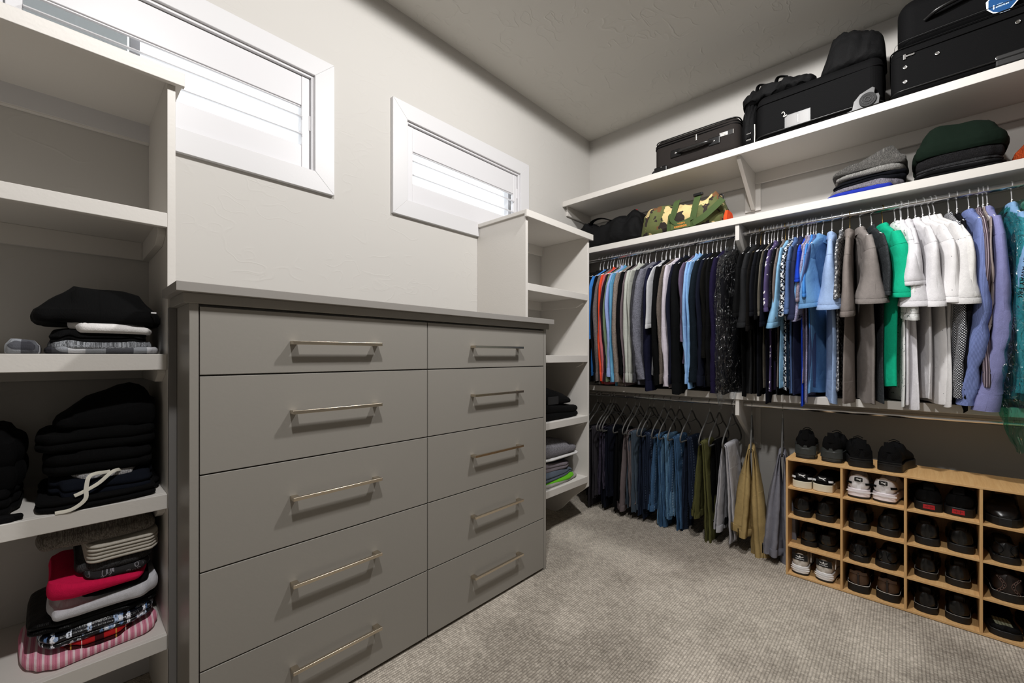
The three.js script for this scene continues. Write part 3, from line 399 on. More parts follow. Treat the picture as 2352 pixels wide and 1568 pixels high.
  [2.178, L, 0xd9dadf, 'check', 'check shirt', 'black and white checked shirt behind the white shirts', { hem: 0.93, d: 0.013, turn: 0.1, collar: 'fold' }],
  [2.205, L, 0x1a1a20, 'plain', 'black strapped top', 'black top with broad strap between check and pinstripe shirts', { hem: 1.0, d: 0.011, turn: 0.05 }],
  [2.243, L, 0x8595cf, 'pin', 'blue pinstripe shirt', 'blue pinstriped dress shirt with buttoned cuff', { hem: 0.94, arm: 0.8, d: 0.022, turn: 0.1, kick: -0.04, flare: 1.3, creased: 1, collar: 'fold', tail: 0.03 }],
  [2.272, L, 0x4a4048, 'brownStripe', 'brown striped shirt', 'brown and mauve striped shirt between the two blue dress shirts', { hem: 0.95, arm: 0.72, d: 0.014, collar: 'fold', tail: 0.03 }],
  [2.3, L, 0x8d8fc0, 'plain', 'lavender dress shirt', 'lavender blue dress shirt with creased sleeve left of the teal plastic cover', { hem: 0.97, arm: 0.82, d: 0.023, turn: 0.02, kick: -0.03, flare: 1.5, bend: 0.02, creased: 1, collar: 'fold', tail: 0.03 }],
  [2.287, L, 0xa79a96, 'plain', 'taupe dress shirt', 'taupe dress shirt collar rising behind the lavender shirt', { hem: 0.8, arm: 0.5, d: 0.006, collar: 'fold' }],
  [2.372, L, 0x86aed8, 'plain', 'bagged light blue shirt', 'light blue dress shirt inside the teal plastic cover', { hem: 0.94, arm: 0.74, d: 0.018, wide: 0.9, flare: 0.8, collar: 'fold' }],
  [2.418, L, 0x4d5a55, 'greyStripe', 'bagged striped shirt', 'grey striped shirt inside the teal plastic cover, at the right edge', { hem: 0.96, arm: 0.76, d: 0.018, wide: 0.9, flare: 0.8, collar: 'fold' }],
];
TOPS.forEach(([z, sleeve, color, kind, short, label, o], i) => garment({ z, sleeve, color, kind, short, label, seed: 101 + i * 7, turn: 0, ...o }));

// thin plastic covers from the dry cleaner: crumpled film hanging round a garment
function filmCover(label, z, d, top, bottom, color, seed, turn = 0, text) {
  const t = thing('garment_cover', label, 'garment cover', [ROD.x, ROD.y, z], turn), r = rng(seed), p = r() * 6;
  const film = new THREE.MeshPhysicalMaterial({ color, roughness: 0.14, transmission: 1, thickness: 0, ior: 1.5, bumpMap: crinkle, bumpScale: 0.02, specularIntensity: 1 });
  const rings = []; const N = 132, R = 90;
  for (let k = 0; k <= R; k++) { const s = k / R, y = -lerp(top, bottom, s), w = table([[0, 0.045], [0.04, 0.08], [0.09, 0.2], [0.14, 0.265], [0.5, 0.3], [0.85, 0.29], [1, 0.27]], s), dd = table([[0, 0.03], [0.06, d * 0.8], [0.2, d], [0.85, d * 1.1], [0.93, d * 0.85], [1, d * 0.55]], s); const ring = []; for (let j = 0; j < N; j++) { const q = j / N * 2 * PI; const n = (vn(cos(q) * 3 + 9 + p, s * 9 + sin(q) * 3, 1024, 5) - 0.5) * 0.03 + (vn(q * 7, s * 26, 1024, 6) - 0.5) * 0.012 + pow(abs(2 * vn(q * 11 + p, s * 16 + q * 2, 1024, 12) - 1), 0.7) * 0.014; const fx = min(0.27, sg(cos(q), 0.8) * (w + n)), fy = y + 0.02 * sin(q * 5 + p) * smooth(0.8, 1, s); ring.push([fx, fx > -0.12 ? max(fy, -0.968) : fy, sg(sin(q), 0.8) * (dd + n * 0.8)]); } rings.push(ring); }
  part(t, 'film', loft(rings), film);
  if (text) { const ink = canvasTex(512, 64, (c) => { c.clearRect(0, 0, 512, 64); c.fillStyle = '#101214'; c.font = 'bold 40px sans-serif'; c.fillText(text, 6, 46); }); const m2 = mat(0xffffff, { map: ink, transparent: true, roughness: 0.4 }); const g = new THREE.PlaneGeometry(0.34, 0.034); g.rotateZ(-PI / 2 - 0.12); g.rotateY(-PI / 2); g.rotateY(0.5); g.translate(-0.322, -0.36, -0.03); part(t, 'printed_warning', g, m2, 'black printed warning text'); }
  return t;
}
const crinkle = tex(512, 512, (x, y) => { const u = x / 512, v = y / 512; let m = 0; for (let k = 0; k < 3; k++) { const a = fbm(u * (6 + 5 * k) + 3 * k, v * (4 + 3 * k), (6 + 5 * k) === 6 ? 6 : 1024, 2, 60 + k * 3); m = max(m, pow(clamp(1 - abs(a - 0.5) * 14), 2) * (1 - 0.25 * k)); } return clamp(0.3 + 0.6 * m + 0.2 * (fbm(u * 9, v * 9, 9, 3, 71) - 0.5)); }, { srgb: false, rx: 1 / 0.3, ry: 1 / 0.3 });
filmCover('clear crumpled plastic cover over the dark suit jacket left of the bracket', 1.245, 0.042, 0.075, 1.045, 0xf4f6f8, 3);
filmCover('teal translucent plastic cover over dress shirts at the right edge', 2.4, 0.085, 0.08, 1.13, 0xa4e8d8, 4, 0, 'WARNING: KEEP AWAY FROM');
// ---------------------------------------------------------------- trousers on the lower rod
const trouserHook = tube(hookPts(0.0019, -0.07).map(([x, y, z]) => [x * (LOW.r + 0.0025) / (ROD.r + 0.0025), y > -0.03 ? y * (LOW.r + 0.0025) / (ROD.r + 0.0025) : y, z]), 0.0019, 6, 40);
const trouserFrame = tube([[0, -0.066, 0], [-0.03, -0.082, 0], [-0.075, -0.125, 0], [-0.14, -0.165, 0], [-0.185, -0.205, 0], [-0.2, -0.232, 0], [-0.19, -0.25, 0], [-0.15, -0.252, 0], [0, -0.252, 0], [0.15, -0.252, 0], [0.19, -0.25, 0], [0.2, -0.232, 0], [0.185, -0.205, 0], [0.14, -0.165, 0], [0.075, -0.125, 0], [0.03, -0.082, 0]], 0.0048, 8, 90, true);
const inner = tube([[-0.075, -0.128, 0], [-0.05, -0.135, 0], [0.05, -0.135, 0], [0.075, -0.128, 0]], 0.003, 6, 16);
function trousers(o) {
  const r = rng(o.seed), t = thing(o.name ?? 'trousers', o.label, o.cat ?? 'trousers', [LOW.x + (o.dx ?? 0), LOW.y, o.z], o.turn ?? 0, 'trousers on the lower rod'), m = cloth(o.color, o.kind);
  const barY = -0.252, N = 26, near = o.near ?? -0.13, far = near + (o.w ?? 0.21), th = o.th ?? 0.011, sp = o.splay ?? 0.012, flip = o.flip ? -1 : 1;
  for (const k of [0, 1]) {
    const R0 = 0.0075 + k * 0.007, la = (o.leg ?? 0.58) - k * 0.02 + 0.02 * r(), lb = (o.waist ?? 0.46) + 0.015 * r() - k * 0.015, off = k * 0.012 - 0.006 + (r() - 0.5) * 0.01, p1 = r() * 6, p2 = r() * 6;
    const path = [];
    const drop = (side, len, n, rev) => { const a = []; for (let i = 0; i <= n; i++) { const f = i / n, z = side * (R0 + (sp + (k + 0.5) * th * 0.55) * pow(f, 0.75)); a.push([barY - f * len, z, f, side]); } return rev ? a.reverse() : a; };
    path.push(...drop(-flip, la, 16, true)); for (let i = 1; i < 6; i++) { const a = i / 6 * PI; path.push([barY + sin(a) * (R0 + 0.002), -flip * cos(a) * R0, 0, 0]); } path.push(...drop(flip, lb, 14));
    const rings = path.map(([y, z, f, side], i) => {
      const q0 = path[max(0, i - 1)], q1 = path[min(path.length - 1, i + 1)]; let ty = q1[0] - q0[0], tz = q1[1] - q0[1]; const tl = hyp(ty, tz) || 1; ty /= tl; tz /= tl; const ny = -tz, nz = ty;
      const wide = (far - near) / 2 * (side === -flip ? lerp(1, o.hemW ?? 1.02, f) : lerp(1, o.waistW ?? 1.12, f)), cx = (near + far) / 2 + off + (o.kick ?? 0) * f * f, h = lerp(0.0045, th / 2, smooth(0, 0.5, f));
      return Array.from({ length: N }, (_, j) => { const a = j / N * 2 * PI; let x = sg(cos(a), 0.9) * wide, e = sg(sin(a), 0.7) * h; e += f * 0.6 * h * (sin(x * 70 + p1 + f * 2) + 0.6 * sin(x * 130 + p2)); x += f * 0.006 * sin(f * 12 + p1); const wr = 0.002 * f * sin(y * 60 + x * 30 + p2); return [cx + x, y + ny * e, z + nz * e + wr]; });
    });
    const g = part(t, 'leg', loft(rings, { cap0: true, cap1: true }), m);
    // waistband with belt loops at the short end
    const end = rings.slice(-3), bot = path[path.length - 1]; const grow = (ring, y, s) => { const c = ring.reduce((a, p) => [a[0] + p[0] / N, a[1] + p[1] / N, a[2] + p[2] / N], [0, 0, 0]); return ring.map((p) => [c[0] + (p[0] - c[0]) * 1.012, y, c[2] + (p[2] - c[2]) * s + Math.sign(p[2] - c[2]) * 0.0015]); };
    const e = rings[rings.length - 1], yb = bot[0];
    const wb = part(g, 'waistband', loft([grow(e, yb + 0.038, 0.7), grow(e, yb + 0.036, 1.1), grow(e, yb - 0.002, 1.1), grow(e, yb - 0.004, 0.7)], { cap1: true }), o.bandMat ?? m);
    for (const fx of [near + 0.012, (near + far) / 2]) part(t, 'belt_loop', bx(fx + off - 0.005, fx + off + 0.005, yb - 0.006, yb + 0.044, bot[1] + flip * (th * 0.62), bot[1] + flip * (th * 0.62 + 0.004), 0.001), m);
  }
  const hh = thing('trouser_hanger', 'grey open-ended hanger carrying the ' + o.short, 'hanger', [LOW.x, LOW.y, o.z], o.turn ?? 0, 'hangers on the lower clothes rod');
  part(hh, 'hook', trouserHook, hookMat); part(hh, 'frame', [trouserFrame.clone(), inner.clone()], greyPlastic);
  return t;
}
const PANTS = [
  [0.262, 0x17171b, 'plain', 'first black trousers', 'black trousers at the far left end of the lower rod', { leg: 0.5, waist: 0.44 }],
  [0.3, 0x38353a, 'plain', 'charcoal trousers', 'charcoal dress trousers leftmost on the lower rod, reaching lowest there', { leg: 0.57, waist: 0.5, near: -0.15 }],
  [0.373, 0x4c4658, 'heather', 'plum grey trousers', 'plum grey heather trousers second from the left on the lower rod', { leg: 0.47, waist: 0.42, th: 0.014 }],
  [0.398, 0x1c2032, 'plain', 'navy slacks', 'dark navy slacks right of the plum grey trousers', { leg: 0.55, waist: 0.47 }],
  [0.421, 0x181c2c, 'plain', 'second navy slacks', 'blackish navy slacks beside the first navy pair', { leg: 0.56, waist: 0.48 }],
  [0.51, 0x101114, 'plain', 'black slacks', 'plain black slacks in the gap left of the mauve grey chinos', { leg: 0.56, waist: 0.47, th: 0.016 }],
  [0.583, 0x6c6263, 'plain', 'mauve grey chinos', 'mauve grey chinos with a baggy folded leg on the lower rod', { leg: 0.5, waist: 0.55, th: 0.026, splay: 0.022, near: -0.15, flip: 1 }],
  [0.615, 0x46525e, 'plain', 'slate trousers', 'slate blue grey trousers right of the mauve grey chinos', { leg: 0.52, waist: 0.53, th: 0.016, near: -0.14 }],
  [0.692, 0x1d2a3e, 'denim', 'dark jeans', 'dark navy jeans with pale stitched loops left of the mid blue jeans', { leg: 0.55, waist: 0.5, th: 0.014, name: 'jeans', cat: 'jeans' }],
  [0.722, 0x1a2233, 'denim', 'second dark jeans', 'dark indigo jeans touching the mid blue jeans on their left', { leg: 0.57, waist: 0.49, th: 0.013, name: 'jeans', cat: 'jeans' }],
  [0.797, 0x4a7196, 'denimMid', 'mid blue jeans', 'mid blue jeans with white stitched seams, left pair of the faded blue ones', { leg: 0.6, waist: 0.5, th: 0.02, splay: 0.02, name: 'jeans', cat: 'jeans', near: -0.13, flip: 1 }],
  [0.845, 0x5a82a4, 'denimPale', 'faded blue jeans', 'faded light blue jeans with wide stitched hems in the middle of the lower rod', { leg: 0.61, waist: 0.52, th: 0.02, splay: 0.02, name: 'jeans', cat: 'jeans', near: -0.12 }],
  [0.905, 0x43678a, 'denimMid', 'washed blue jeans', 'washed blue jeans right of the faded light ones', { leg: 0.6, waist: 0.53, th: 0.018, splay: 0.016, name: 'jeans', cat: 'jeans', near: -0.11, flip: 1 }],
  [0.986, 0x162236, 'denim', 'deep indigo jeans', 'deep indigo jeans between washed blue jeans and olive trousers', { leg: 0.62, waist: 0.5, th: 0.022, splay: 0.016, name: 'jeans', cat: 'jeans', near: -0.09 }],
  [1.1, 0x5b5a34, 'plain', 'olive trousers', 'olive green trousers on the lower rod', { leg: 0.62, waist: 0.46, th: 0.018, splay: 0.018, near: -0.16, w: 0.2, flip: -1 }],
  [1.158, 0x0e0e11, 'plain', 'jet black trousers', 'jet black trousers between olive and light grey ones', { leg: 0.63, waist: 0.5, th: 0.02, splay: 0.015, near: -0.1 }],
  [1.235, 0xb7b6bb, 'plain', 'light grey trousers', 'light grey trousers draped just left of the lower bracket', { leg: 0.56, waist: 0.51, th: 0.02, splay: 0.02, near: -0.16, w: 0.24, flip: 1 }],
  [1.345, 0xb39a68, 'plain', 'khaki trousers', 'tan khaki trousers hanging right of the lower bracket', { leg: 0.66, waist: 0.49, th: 0.046, splay: 0.014, near: -0.18, w: 0.19, flip: -1, turn: 0.2 }],
  [1.505, 0x85858f, 'plain', 'blue grey trousers', 'blue grey trousers hanging alone beside the wooden shoe rack', { leg: 0.69, waist: 0.55, th: 0.044, splay: 0.012, near: -0.19, w: 0.19, flip: -1, turn: 0.16 }],
];
PANTS.forEach(([z, color, kind, short, label, o], i) => trousers({ z, color, kind, short, label, seed: 900 + i * 3, ...o }));

// ---------------------------------------------------------------- shoe rack
const woodTex = tex(512, 256, (x, y) => { const v = y / 256, u = x / 512; const a = fbm(u * 3, v * 40 + 2 * fbm(u * 4, v * 4, 4, 2, 81), 3 * 1024, 3, 82), b = fbm(u * 8, v * 120, 8 * 1024, 2, 83); return mix3([196, 150, 96], [222, 184, 130], clamp(0.55 * a + 0.45 * b)); }, { rx: 1 / 0.5, ry: 1 / 0.25 });
const woodMat = mat(0xffffff, { roughness: 0.45, map: woodTex });
const RACK = { x: -0.568, z: 1.567, turn: -0.037, t: 0.0095, cell: 0.2278, dep: 0.285, lev: [0.012, 0.159, 0.311, 0.463, 0.612], n: 5 };
const rackGroup = thing('shoe_rack', 'light wood cubby shoe rack standing on the carpet below the shirts', 'shoe rack', [RACK.x, 0, RACK.z], RACK.turn);
const flatUV = (g, swap) => { metreUV(g); if (swap) { const u = g.attributes.uv; for (let i = 0; i < u.count; i++) { const a = u.getX(i); u.setXY(i, u.getY(i), a); } } return g; };
{
  const { t, cell, dep, lev, n } = RACK, w = n * cell + t;
  const hor = (y0, y1, z0, z1, x0 = 0.001) => flatUV(bx(x0, dep, y0, y1, z0, z1, 0.0008), false);
  part(rackGroup, 'top_board', hor(lev[4] - t, lev[4], 0, w, 0), woodMat);
  part(rackGroup, 'bottom_board', hor(lev[0] - t, lev[0], t, w - t), woodMat);
  for (const z of [0, w - t]) part(rackGroup, 'side_panel', flatUV(bx(0.0005, dep, 0, lev[4] - t, z, z + t, 0.0008), true), woodMat);
  for (let c = 1; c < n; c++) part(rackGroup, 'divider', flatUV(bx(0.001, dep, lev[0], lev[4] - t, c * cell, c * cell + t, 0.0008), true), woodMat);
  for (let c = 0; c < n; c++) for (let k = 1; k < 4; k++) part(rackGroup, 'shelf', hor(lev[k] - t, lev[k], c * cell + t, (c + 1) * cell), woodMat);
  part(rackGroup, 'back_panel', flatUV(bx(dep, dep + 0.004, 0, lev[4], 0, w, 0), true), woodMat);
}

// ---------------------------------------------------------------- shoes
const leather = (hex, rough = 0.32) => // polished hide
  mat(hex, { roughness: rough, bumpMap: grainBump, bumpScale: 0.00012 });
const grainBump = tex(256, 256, (x, y) => 0.6 * fbm(x / 6, y / 6, 43, 2, 91) + 0.4 * hsh(x, y, 92), { srgb: false, rx: 1 / 0.05, ry: 1 / 0.05 });
const knitBump = tex(128, 128, (x, y) => 0.5 + 0.5 * sin(x / 128 * 2 * PI * 10) * sin(y / 128 * 2 * PI * 10), { srgb: false, rx: 1 / 0.05, ry: 1 / 0.05 });
const SHOE_W = [[0, 0.03], [0.05, 0.036], [0.2, 0.0365], [0.42, 0.035], [0.7, 0.047], [0.85, 0.043], [0.95, 0.03], [1, 0.014]];
function heelPatch(y0, y1, span, off = 0.0022, lean = 0, wz = 0.036, wx = 0.024, mid = 0) { const nx = 14, ny = 4, pos = [], uv = [], idx = []; for (let j = 0; j <= ny; j++) for (let i = 0; i <= nx; i++) { const a = mid + (i / nx * 2 - 1) * span, f = j / ny, y = lerp(y0, y1, f); const k = 1 - 0.05 * f; pos.push(wx * (1 - cos(a)) - off + lean * f, y, (wz + off) * sin(a) * k); uv.push(i / nx, f); } for (let j = 0; j < ny; j++) for (let i = 0; i < nx; i++) { const a = j * (nx + 1) + i, b = a + 1, c = a + nx + 1, d = c + 1; idx.push(a, b, c, b, d, c); } const g = new THREE.BufferGeometry(); g.setAttribute('position', new THREE.Float32BufferAttribute(pos, 3)); g.setAttribute('uv', new THREE.Float32BufferAttribute(uv, 2)); g.setIndex(idx); g.computeVertexNormals(); return g; }
const heelRound = (s) => s < 0.09 ? 0.3 + 0.7 * Math.sqrt(max(0, 1 - pow(1 - s / 0.09, 2))) : 1;
function shoe(o) {
  // heel at x = 0, toe towards +x, side = +1 right foot, -1 left foot
  const t = thing(o.name ?? 'shoe', o.label, 'shoe', o.pos, o.turn ?? 0, 'shoes on the wooden rack'), Lg = o.len ?? 0.28, sH = o.sole ?? 0.028, col = o.collar ?? 0.092, M = 44, sd = o.side ?? 1, W1 = (o.wide ?? 1) * 1.0;
  const hT = [[0, col - 0.004], [0.03, col], [0.12, col - 0.004], [0.3, col - (o.dip ?? 0.012)], [0.42, col + (o.tongue ?? 0.004)], [0.55, col * 0.78], [0.75, sH + 0.044], [0.92, sH + 0.034], [1, sH + 0.012]];
  const ring = (s) => { const w = table(SHOE_W, s) * W1 * heelRound(s), top = table(hT, s), open = smooth(0.025, 0.05, s) * (1 - smooth(0.38, 0.46, s)), bend = sd * 0.008 * sin(clamp((s - 0.3) / 0.7) * PI); return Array.from({ length: M }, (_, j) => { const q = j / M * 2 * PI, c = cos(q), sn = sin(q); const rr = s < 0.5 ? 0.72 : 0.8; let v = 0.5 + 0.5 * sg(sn, 0.62); let z = sg(c, rr) * w * (1 - (s > 0.5 ? 0.32 : 0.26) * v * v); let y = sH - 0.002 + (top - sH) * v; if (sn > 0 && abs(c) < 0.72) y -= open * (top - sH - 0.008) * smooth(0.72, 0.56, abs(c)); let x = s * Lg; if (s < 0.2) x += 0.008 * sin(v * PI * 0.9) * -1 * (1 - s / 0.2) + 0.006 * v * (1 - s / 0.2); return [x, y, z + bend]; }); };
  const ss = [0, 0.004, 0.012, 0.022, 0.032, 0.042, 0.055, 0.08, 0.12, 0.18, 0.25, 0.32, 0.38, 0.42, 0.46, 0.52, 0.6, 0.68, 0.76, 0.84, 0.9, 0.95, 0.98, 1];
  part(t, 'upper', loft(ss.map(ring), { cap0: true, cap1: true }), o.upper);
  const out = []; const edge = 1.035 * W1; for (let i = 0; i <= 40; i++) { const s = pow(i / 40, 1.6); out.push([s * (Lg + 0.008) - 0.004, -(table(SHOE_W, s) * edge * heelRound(s)) - sd * 0.008 * sin(clamp((s - 0.3) / 0.7) * PI)]); } for (let i = 40; i >= 0; i--) { const s = pow(i / 40, 1.6); out.push([s * (Lg + 0.008) - 0.004, table(SHOE_W, s) * edge * heelRound(s) - sd * 0.008 * sin(clamp((s - 0.3) / 0.7) * PI)]); }
  const slab = (y0, y1) => { const g = extrude(out, y1 - y0 - 0.003, 0.0015); g.rotateX(-PI / 2); g.translate(0, y0 + 0.0015, 0); return metreUV(g); };
  if (o.outsole) { part(t, 'outsole', slab(0.0005, 0.009), o.outsole); part(t, 'midsole', slab(0.009, sH + 0.004), o.soleMat); } else part(t, 'sole', slab(0.0005, sH + 0.002), o.soleMat);
  if (o.welt) part(t, 'welt_stitching', tube(welt(Lg, edge, sH, sd), 0.0011, 5, 80), o.welt, 'pale stitched welt');
  o.extra?.(t, { Lg, sH, col });
  return t;
}
function welt(Lg, edge, sH, sd) { const p = []; const at = (s, k) => [s * (Lg + 0.008) - 0.0045, sH + 0.0035, k * (table(SHOE_W, s) * edge * heelRound(s) - 0.001) + sd * 0.008 * sin(clamp((s - 0.3) / 0.7) * PI)]; for (let i = 16; i >= 0; i--) p.push(at(pow(i / 16, 1.6) * 0.6, -1)); for (let i = 0; i <= 16; i++) p.push(at(pow(i / 16, 1.6) * 0.6, 1)); return p; }
const catLogo = (c, w, h, ink) => { c.fillStyle = ink; const limb = (a, b, r0, r1) => { for (let k = 0; k <= 24; k++) { const t = k / 24; c.beginPath(); c.arc(lerp(a[0], b[0], t) * w, lerp(a[1], b[1], t) * h, lerp(r0, r1, t) * h, 0, 7); c.fill(); } }; limb([0.1, 0.2], [0.36, 0.38], 0.03, 0.1); limb([0.36, 0.38], [0.62, 0.5], 0.11, 0.1); limb([0.62, 0.5], [0.92, 0.26], 0.09, 0.06); limb([0.62, 0.52], [0.84, 0.84], 0.1, 0.05); limb([0.36, 0.4], [0.2, 0.56], 0.07, 0.03); };
const catWhite = canvasTex(128, 96, (c, w, h) => { c.fillStyle = '#0c0c0d'; c.fillRect(0, 0, w, h); catLogo(c, w, h, '#f2f2f2'); });
const catBadge = canvasTex(160, 112, (c, w, h) => { c.fillStyle = '#e9e6e6'; c.fillRect(0, 0, w, h); c.fillStyle = '#131313'; c.beginPath(); c.roundRect ? c.roundRect(22, 12, w - 44, h - 24, 20) : c.rect(22, 12, w - 44, h - 24); c.fill(); c.save(); c.translate(36, 20); catLogo(c, w - 72, h - 40, '#f4f4f4'); c.restore(); });
const leafBadge = canvasTex(160, 128, (c, w, h) => { c.fillStyle = '#111214'; c.fillRect(0, 0, w, h); c.fillStyle = '#f4f4f4'; const leaf = (a) => { c.save(); c.translate(w / 2, 74); c.rotate(a); c.beginPath(); c.moveTo(0, 0); c.quadraticCurveTo(-17, -26, 0, -52); c.quadraticCurveTo(17, -26, 0, 0); c.fill(); c.restore(); }; leaf(0); leaf(-0.85); leaf(0.85); c.fillStyle = '#111214'; for (let k = 0; k < 3; k++) c.fillRect(48, 58 + k * 7, 64, 2.4); c.fillStyle = '#f4f4f4'; c.font = 'bold 26px sans-serif'; c.textAlign = 'center'; c.fillText('adidas', w / 2, 104); });
const redTab = canvasTex(128, 48, (c, w, h) => { c.fillStyle = '#a8161f'; c.fillRect(0, 0, w, h); c.fillStyle = '#1a0506'; for (const [x, y, a, b] of [[18, 20, 24, 4], [52, 20, 24, 4], [86, 20, 24, 4], [44, 8, 4, 30], [80, 8, 4, 30]]) c.fillRect(x, y, a, b); });
const lattice = canvasTex(64, 64, (c) => { c.fillStyle = '#a8ad93'; c.fillRect(0, 0, 64, 64); c.fillStyle = '#4a4d3c'; for (let y = 0; y < 4; y++) for (let x = 0; x < 4; x++) { c.beginPath(); c.moveTo(x * 16 + 8, y * 16 + 2); c.lineTo(x * 16 + 14, y * 16 + 8); c.lineTo(x * 16 + 8, y * 16 + 14); c.lineTo(x * 16 + 2, y * 16 + 8); c.fill(); } }); lattice.repeat.set(1 / 0.04, 1 / 0.04);
const rackPoint = (dx, y, dz) => { const c = cos(RACK.turn), s = sin(RACK.turn); return [RACK.x + dx * c + dz * s, y, RACK.z - dx * s + dz * c]; };
const blk = leather(0x040405, 0.2), blkMatte = mat(0x050506, { physical: 1, specularIntensity: 0.3, roughness: 0.8 }), blkKnit = mat(0x050506, { physical: 1, specularIntensity: 0.3, roughness: 0.85, bumpMap: knitBump, bumpScale: 0.0015 }), blkSole = mat(0x060607, { roughness: 0.55 }), greyGloss = mat(0x333635, { roughness: 0.3 }), cream = mat(0xd8cfb8, { roughness: 0.6 }), whiteShoe = leather(0xe9e6e8, 0.5), brown = leather(0x4a3322, 0.38), darkBrown = leather(0x1d1310, 0.35), whiteThread = mat(0xd9d6cf, { roughness: 0.8 }), greyThread = mat(0x8c8a86, { roughness: 0.8 }), tan = mat(0xcfc8bf, { roughness: 0.85 });
const lace = (m, z0, up) => (t, { Lg, col }) => { part(t, 'laces', [0, 1, 2, 3].map((k) => tube([[Lg * (0.44 + k * 0.05), col * (0.97 - k * 0.085), -0.02], [Lg * (0.45 + k * 0.05), col * (1.04 - k * 0.085), 0], [Lg * (0.44 + k * 0.05), col * (0.97 - k * 0.085), 0.02]], 0.0022, 6, 10)), m); };
